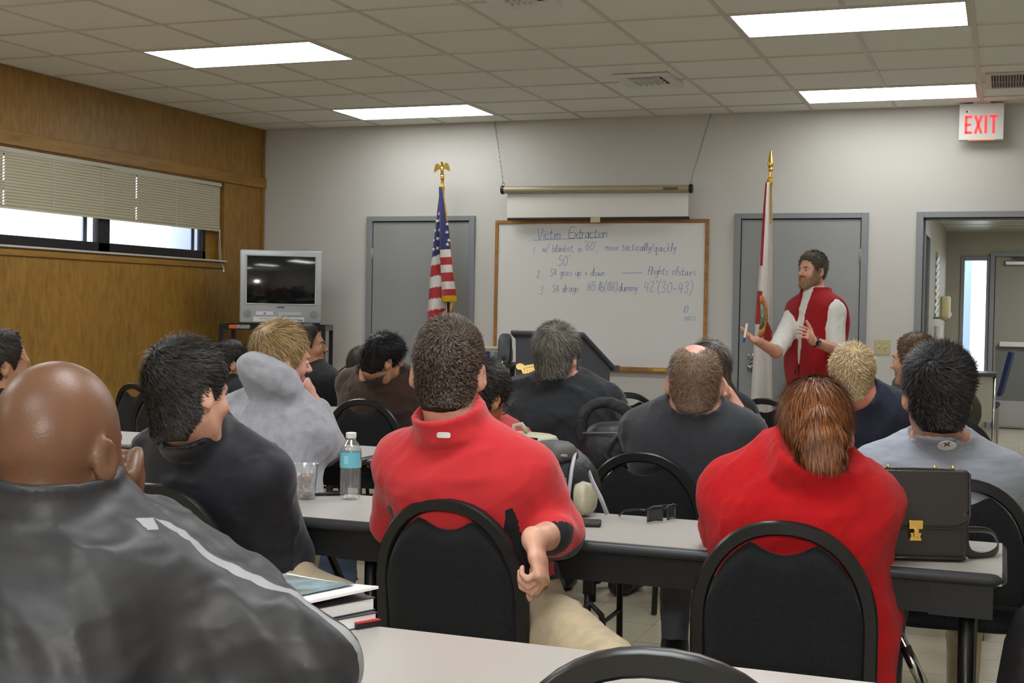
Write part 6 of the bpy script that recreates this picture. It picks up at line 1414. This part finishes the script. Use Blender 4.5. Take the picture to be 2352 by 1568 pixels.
# 12 --- balding man
tp = W(1597, 793, 4.42)
wr12 = W(1668, 905, 4.68)
person('balding man with cropped hair in a charcoal long-sleeved top, hand to his face', (5.24, -5.88), tp, yaw=.0, hyaw=.22, hp=.05, skin=PINK, hs=1.06, hd=dict(w=1.02), hair=(style(N=7000, T=.005, L=.008, lift=.7, fade=.6, bald=True, mess=.3, wd=.0008), hairmat('brown2', (84, 66, 50), (128, 108, 90), .4)), sh=W(1592, 975, 4.48), sw=.18, bulk=1.1,
       arms={'R': dict(el=W(1712, 985, 4.66), wr=wr12, d=unit(W(1645, 855, 4.62)-wr12), n=unit(-CR-CF*.2), curl=(1.0, 1.2, .6)), 'L': dict(el=W(1480, 1040, 4.75))}, fine=((W(1655, 875, 4.65), .08),), shirt=dict(mat=cloth('charcoal_top', (50, 52, 56), .9, .12, .2, 300, .15), sleeve=1.25, off=.016, fold=.010, fbase=16, name='long_sleeved_top', neck=.04), pants=M['greytrousers'], seed=22, res=.005)
# 13 --- woman with long dark hair
tp = W(1632, 788, 5.95)
lump = [(loftseg((0, -.07, .04), .088, .05, (0.0, -.085, -.10), .098, .042, (1, 0, 0)), .03), (loftseg((.0, -.085, -.10), .098, .042, (.01, -.09, -.26), .085, .03, (1, 0, 0)), .03)]
person('woman with long straight dark hair in a black jacket behind the balding man', (5.02, -4.45), tp, yaw=.1, hyaw=.25, hp=.05, skin=LIGHT, hs=.97, hair=(style(N=6000, T=.016, L=.06, lift=.06, grav=1.6, mess=.06, swirl=.1, long=True, lump=lump, zl=[-.30, -.30, -.28, -.2, -.10, -.04, .035, .066, .08, .084]), hairmat('brown3', (52, 42, 35), (84, 70, 60), .4)), sh=W(1620, 935, 6.0), sw=.15, arms={'L': dict(el=W(1545, 960, 6.2)), 'R': dict(el=W(1722, 985, 6.2))}, shirt=dict(mat=cloth('black_jacket', (24, 24, 26)), sleeve=1.9, off=.018, sr=1.15, res=.012, name='jacket'), pants=M['blacktrousers'], seed=23)
# 14 --- blond man in navy tee
tp = W(1957, 796, 5.28)
person('man with short blond hair in a navy blue tee in front of the standing man', (5.66, -4.42), tp, yaw=.1, hyaw=.3, hp=.04, skin=('rosy', (216, 140, 120)), hs=1.02, hair=(style(N=8000, T=.010, L=.016, lift=.5, mess=.3, crown=(.0, -.075, .098)), hairmat('blond2', (150, 126, 92), (196, 172, 134), .3)), sh=W(1985, 935, 5.32), sw=.165, shirt=dict(mat=cloth('navy_tee', (44, 48, 64)), sleeve=.8, off=.014, neck=.03, res=.011), pants=M['jeans'], seed=24)
# 15 --- red fleece woman with ponytail
M['redfleece'] = cloth('red_fleece', (182, 20, 26), .95, .06, .35, 500, .08, 30)
tp = W(1872, 876, 3.08)
pl = [(ell((.0, -.108, .052), (.030, .026, .024)), .012), (loftseg((.0, -.115, .045), .034, .024, (.004, -.135, .0), .050, .028, (1, 0, 0)), .012), (loftseg((.004, -.135, .0), .050, .028, (.002, -.130, -.042), .046, .024, (1, 0, 0)), .012), (loftseg((.002, -.130, -.042), .046, .024, (-.004, -.118, -.078), .032, .012, (1, 0, 0)), .012)]
WM = person('woman in a red fleece with auburn hair tied in a ponytail, seen from behind', (5.80, -7.02), tp, yaw=.02, hyaw=.22, hp=.05, hr=-.02, skin=PINK, hs=.98, hair=(style(N=15000, T=.009, L=.055, lift=.03, mess=.05, swirl=.05, grav=.9, wd=.0009, crown=(0, .02, .12), long=True, lump=pl, zl=[-.085, -.06, -.005, .034, .025, .005, .035, .066, .084, .088]), hairmat('auburn', (74, 42, 26), (140, 90, 56), .45, .35)), sh=W(1826, 1116, 3.12), sw=.146, bulk=1.04,
       arms={'R': dict(el=W(1972, 1238, 3.25), wr=W(1900, 1230, 3.42)), 'L': dict(el=W(1672, 1205, 3.25), wr=W(1760, 1240, 3.45))}, shirt=dict(extra=lambda i: [(cone(W(1925, 1340, 3.12), W(1965, 1560, 3.08), .085, .075), .05)], mat=M['redfleece'], sleeve=1.9, sr=1.22, off=.022, fold=.008, fbase=9, res=.008, name='fleece_jacket', neck=.065, hem=.40, post=lambda i: [(collar(i, .098, .106, .06, .007, up_=.06), .012)]), pants=M['darkjeans'], seed=25, res=.005)
# 16 --- grey tee man
M['greytee'] = mat('heather_grey_tee', (148, 154, 166), .9, var=.10, vscale=14, stretch=(1, 1, 6), bump=.15, bscale=320, sheen=.15)
tp = W(2157, 809, 3.82)
GT = person('black-haired man in a heather grey tee with a white oval badge', (6.04, -6.12), tp, yaw=.12, hyaw=.25, hp=.06, hr=.02, skin=TAN, hs=1.08, hair=(style(N=12000, T=.018, L=.024, lift=.5, fade=.3, mess=.3, crown=(-.02, -.085, .088), wd=.0009, swirl=.9), hairmat('black4', (22, 21, 22), (50, 48, 48), .5)), sh=W(2158, 1066, 3.93), sw=.178, bulk=1.08, shirt=dict(mat=M['greytee'], sleeve=.85, sr=1.1, off=.014, fold=.006, fbase=9, neck=.035, name='tee_shirt', hem=.44), arms={'R': dict(el=W(2325, 1200, 4.08)), 'L': dict(el=W(2000, 1180, 4.08))}, pants=M['khaki'], seed=26, res=.005)
# 17 --- olive hoodie man
tp = W(2104, 769, 6.15)
person('dark-haired man in an olive hooded sweatshirt looking left, by the doorway', (5.95, -3.72), tp, yaw=.3, hyaw=1.15, hp=.02, skin=TAN, hs=1.02, eyes=True, hair=(style(N=3500, T=.012, L=.015), hairmat('brown4', (42, 32, 26), (84, 62, 40), .4)), sh=W(2125, 925, 6.2), sw=.17, shirt=dict(mat=cloth('olive_hoodie', (62, 62, 52), .95), sleeve=1.9, off=.02, name='hoodie', res=.012, post=lambda i: [(ell(W(2095, 880, 6.22), (.10, .07, .05)), .03)]), pants=M['darkjeans'], seed=27)
# 18 --- the standing instructor
M['redvest'] = cloth('red_fleece_vest', (150, 26, 32), .95, .06, .3, 420, .08, 30); M['whiteshirt'] = cloth('white_shirt', (214, 212, 206), .8, .03, .1, 300, .1)
tp = W(1868, 582, 9.2); yw = 2.42; iU = A3((math.cos(yw), math.sin(yw), 0)); iV = A3((-math.sin(yw), math.cos(yw), 0))
sI = W(1872, 705, 9.2)
elR = W(1782, 808, 9.0); wrR = W(1738, 782, 8.85); elL = W(1922, 803, 8.98); wrL = W(1868, 783, 8.72)
def shirt_r(c, i): return np.zeros(len(c))
hdI = dict(w=1.04, jaw=1.1, beard=hairmat('beard', (98, 72, 52), (166, 136, 108), .5), gaze=(.15, 1, 0))
IN = person('bearded man standing in a red vest and white shirt, gesturing with a marker in hand', (tp[0]+.03, tp[1]+.02), tp, yaw=yw, hyaw=2.50, hp=-.02, skin=('ruddy', (206, 150, 126)), hs=1.02, hd=hdI, eyes=True, stand=True, hair=(style(N=5000, T=.013, L=.018, lift=.45, mess=.35, zl=[-.062, -.055, -.025, .026, .02, -.03, .03, .06, .072, .074]), hairmat('brown5', (50, 44, 36), (92, 84, 70), .45)), sh=sI, sw=.185, bulk=1.16, res=.0048,
       arms={'R': dict(el=elR, wr=wrR, d=unit(W(1690, 766, 8.72)-wrR), n=unit(CU*.75-CF*.6), curl=((.15, .25, .15), (.2, .3, .2), (.3, .35, .2), (.35, .4, .25)), thumb=(.75, .6, .15)),
             'L': dict(el=elL, wr=wrL, d=unit(W(1846, 752, 8.6)-wrL), n=unit(-CR*.75-CU*.1+CF*.6), curl=((.35, .5, .3), (.45, .6, .3), (.55, .6, .3), (.6, .7, .3)), thumb=(.55, .75, .2))},
       fine=((W(1718, 774, 8.8), .13), (W(1858, 768, 8.68), .12)), shirt=dict(mat=M['whiteshirt'], sleeve=1.0, sr=1.15, off=.012, fold=.007, fbase=14, res=.009, neck=.03, hem=.80, post=lambda i: [(collar(i, .080, .086, .05, .006, up_=.055), .01)]), pants=M['blacktrousers'], seed=28)
def shell(info, name, m, off, t0=-.1, parent=None, keep=None, res=.008, post=(), neck=.012, hem=.82, seed=3, fold=.0025):
    """an outer garment over the torso"""
    g0 = [(loftseg(c0, a0, b0, c1, a1, b1, info['U']), .03) for (c0, a0, b0), (c1, a1, b1) in zip(info['st'][:-1], info['st'][1:])]
    g0 += list(info['neck'])
    for s in (-1, 1): g0 += [(ell(info['shj'][s]-info['U']*s*.012, (.062, .064, .062)), .05), (cone(info['S']+info['up']*.05+info['U']*s*.05-info['Vf']*.012, info['shj'][s]+info['Zu']*.012, .038, .048), .04)]
    lo = np.min([p_[1] for p_, _ in g0], axis=0)-.06; hi = np.max([p_[2] for p_, _ in g0], axis=0)+.06; g = Grid(lo, hi, res)
    for p_, k_ in g0: g.u(p_, k_)
    g.F -= off; X, Y, Z = np.broadcast_arrays(*g.co((slice(None),)*3)); g.F = smax(g.F, neckcut(X, Y, Z, info['nb'], info['nax'], neck), .004); g.F = smax(g.F, (hem-Z).astype(f32), .008)
    for s in (-1, 1):
        pc = info['shj'][s]+info['U']*s*.04; q_ = ((X-pc[0])*info['U'][0]+(Y-pc[1])*info['U'][1])*s; g.F = np.where(Z > pc[2]-.16, smax(g.F, q_.astype(f32), .006), g.F)
    for p_, k_ in post: g.u(p_, k_)
    if keep: g.F = smax(g.F, keep(X, Y, Z).astype(f32), .004)
    V, Q = g.mesh(); V = relax(V, Q, 1, .4); V = V+vnormals(V, Q)*folds(V-info['O'], seed, fold, 10)[:, None]
    return npmesh(name, V, Q, m, None, info['body'], info['O'])
def opening(X, Y, Z):                    # the unzipped front of the vest, wide at the neck and closed near the hem
    i = IN; x = (X-i['S'][0])*i['U'][0]+(Y-i['S'][1])*i['U'][1]; v = (X-i['S'][0])*i['Vf'][0]+(Y-i['S'][1])*i['Vf'][1]; h = i['S'][2]+.06-Z
    wdt = np.clip(.042-.075*h, .0, .042)+.004; return np.where(v > 0, wdt-np.abs(x+.01), -.1)
VS = shell(IN, 'vest', M['redvest'], .026, keep=opening, hem=.79, neck=.03, seed=31, post=[(collar(IN, .100, .106, .055, .007, up_=.05), .012)])
# vest collar is open at the throat; zipper, button and watch
zp = MB(); S0 = IN['S']
for z in np.linspace(S0[2]-.50, S0[2]-.42, 6): pass
zz = S0+iV*.165-A3((0, 0, .42)); zp.tube([zz, zz-A3((0, 0, .05))], .005, 6); zo = build('zipper_pull', zp, 'black', VS, smooth=True); zo.data.transform(Matrix.Translation(-Vector(IN['O'])))
wt = unit(wrL-elL); wc = wrL-wt*.012; a_ = unit(np.cross(wt, (0, 0, 1))); b_ = np.cross(wt, a_)
wm = thing('wristwatch', 'dark wristwatch on the left wrist of the standing man', 'watch', tuple(wc))
k = MB().tube([.035*(a_*math.cos(t)+b_*math.sin(t)) for t in np.linspace(0, 2*PI, 21)], .009, 8, caps=False, flat=(1.0, .35)); build('strap', k, 'black', wm, smooth=True)
fdir = unit(CAM-wc); fdir = unit(fdir-wt*(fdir@wt)); k = MB().tube([fdir*.030, fdir*.044], .020, 20); build('case', k, 'blackmetal', wm, smooth='auto'); build('dial', MB().tube([fdir*.044, fdir*.0445], .015, 20), mat('watch_dial', (110, 112, 116), .3), wm)
hm_ = W(1712, 765, 8.70); mk = thing('marker_pen', 'white whiteboard marker with a blue cap end in the hand of the standing man', 'marker', tuple(hm_)); md_ = unit(W(1715, 740, 8.70)-W(1708, 780, 8.70))
build('barrel', MB().tube([-md_*.03, md_*.065], .0085, 12), 'white', mk, smooth='auto'); build('cap', MB().tube([-md_*.062, -md_*.03], .009, 12), mat('blue_cap', (36, 66, 176), .4), mk, smooth='auto')
# --- marks on the shirts
def decal_on(info, px, py, w_, h_, shape, m, name, off=.004, n=28, obj=None, tilt=0.0):
    """a thin badge laid on the cloth: rays from the viewer's side find the cloth under it"""
    from mathutils.bvhtree import BVHTree
    so = obj or info['shirt']; me = so.data; vs = [v.co+Vector(info['O']) for v in me.vertices]; bv = BVHTree.FromPolygons(vs, [tuple(p.vertices) for p in me.polygons])
    c = A3(W(px, py, 1.0)); d = unit(c-CAM); hit = bv.ray_cast(Vector(CAM), Vector(d))
    if hit[0] is None: return None
    p0 = A3(hit[0]); nrm = -d; r = unit(np.cross((0, 0, 1), nrm)); r = unit(CR-nrm*(CR@nrm)); u = np.cross(nrm, r); r, u = r*math.cos(tilt)+u*math.sin(tilt), u*math.cos(tilt)-r*math.sin(tilt)
    def drop(x, y):
        s = p0+r*x*w_/2+u*y*h_/2+nrm*.15; hh = bv.ray_cast(Vector(s), Vector(-nrm)); return (A3(hh[0]) if hh[0] is not None else s-nrm*.15)+nrm*off
    k_ = len(shape); sc = np.mean(shape, 0); V = []; F = []
    for f_ in (1, .7, .4): V += [drop(*(sc+(A3((x, y, 0))[:2]-sc)*f_)) for x, y in shape]
    V.append(drop(*sc)); mb = MB()
    for q in range(2): F += [(q*k_+i, q*k_+(i+1) % k_, (q+1)*k_+(i+1) % k_, (q+1)*k_+i) for i in range(k_)]
    mb.add(V, F+[(2*k_+i, 2*k_+(i+1) % k_, 3*k_) for i in range(k_)])
    o = build(name, mb, m, so, solid=.0015); o.data.transform(Matrix.Translation(-Vector(info['O']))); return o
M['badge'] = mat('white_badge', (228, 228, 226), .5); M['badgeink'] = mat('badge_ink', (44, 46, 56), .6)
rr_ = [(math.copysign(abs(math.cos(t))**.35, math.cos(t)), math.copysign(abs(math.sin(t))**.55, math.sin(t))) for t in np.linspace(0, 2*PI, 33)[:-1]]
oval = [(math.cos(t), math.sin(t)) for t in np.linspace(0, 2*PI, 37)[:-1]]
decal_on(RP, 1019, 999, .033, .0135, rr_, 'badge', 'neck_badge', tilt=-.03)
decal_on(GT, 2175, 1023, .052, .026, oval, 'badge', 'neck_badge', tilt=.06)
for sx in (-1, 1):                         # two mirrored curved strokes, crossing in the middle of the oval
    up_ = [(sx*(-.62+.0), .40), (sx*-.40, .48), (sx*-.28, .20), (sx*-.30, -.10), (sx*-.58, -.34), (sx*-.36, -.30), (sx*-.12, -.06), (sx*.02, .0), (sx*.0, .10), (sx*-.14, .12), (sx*-.16, .34)]
    decal_on(GT, 2175, 1021, .045, .026, [(a*.62+sx*-.08*0, b) for a, b in up_], 'badgeink', 'badge_mark', off=.0065, tilt=.06)
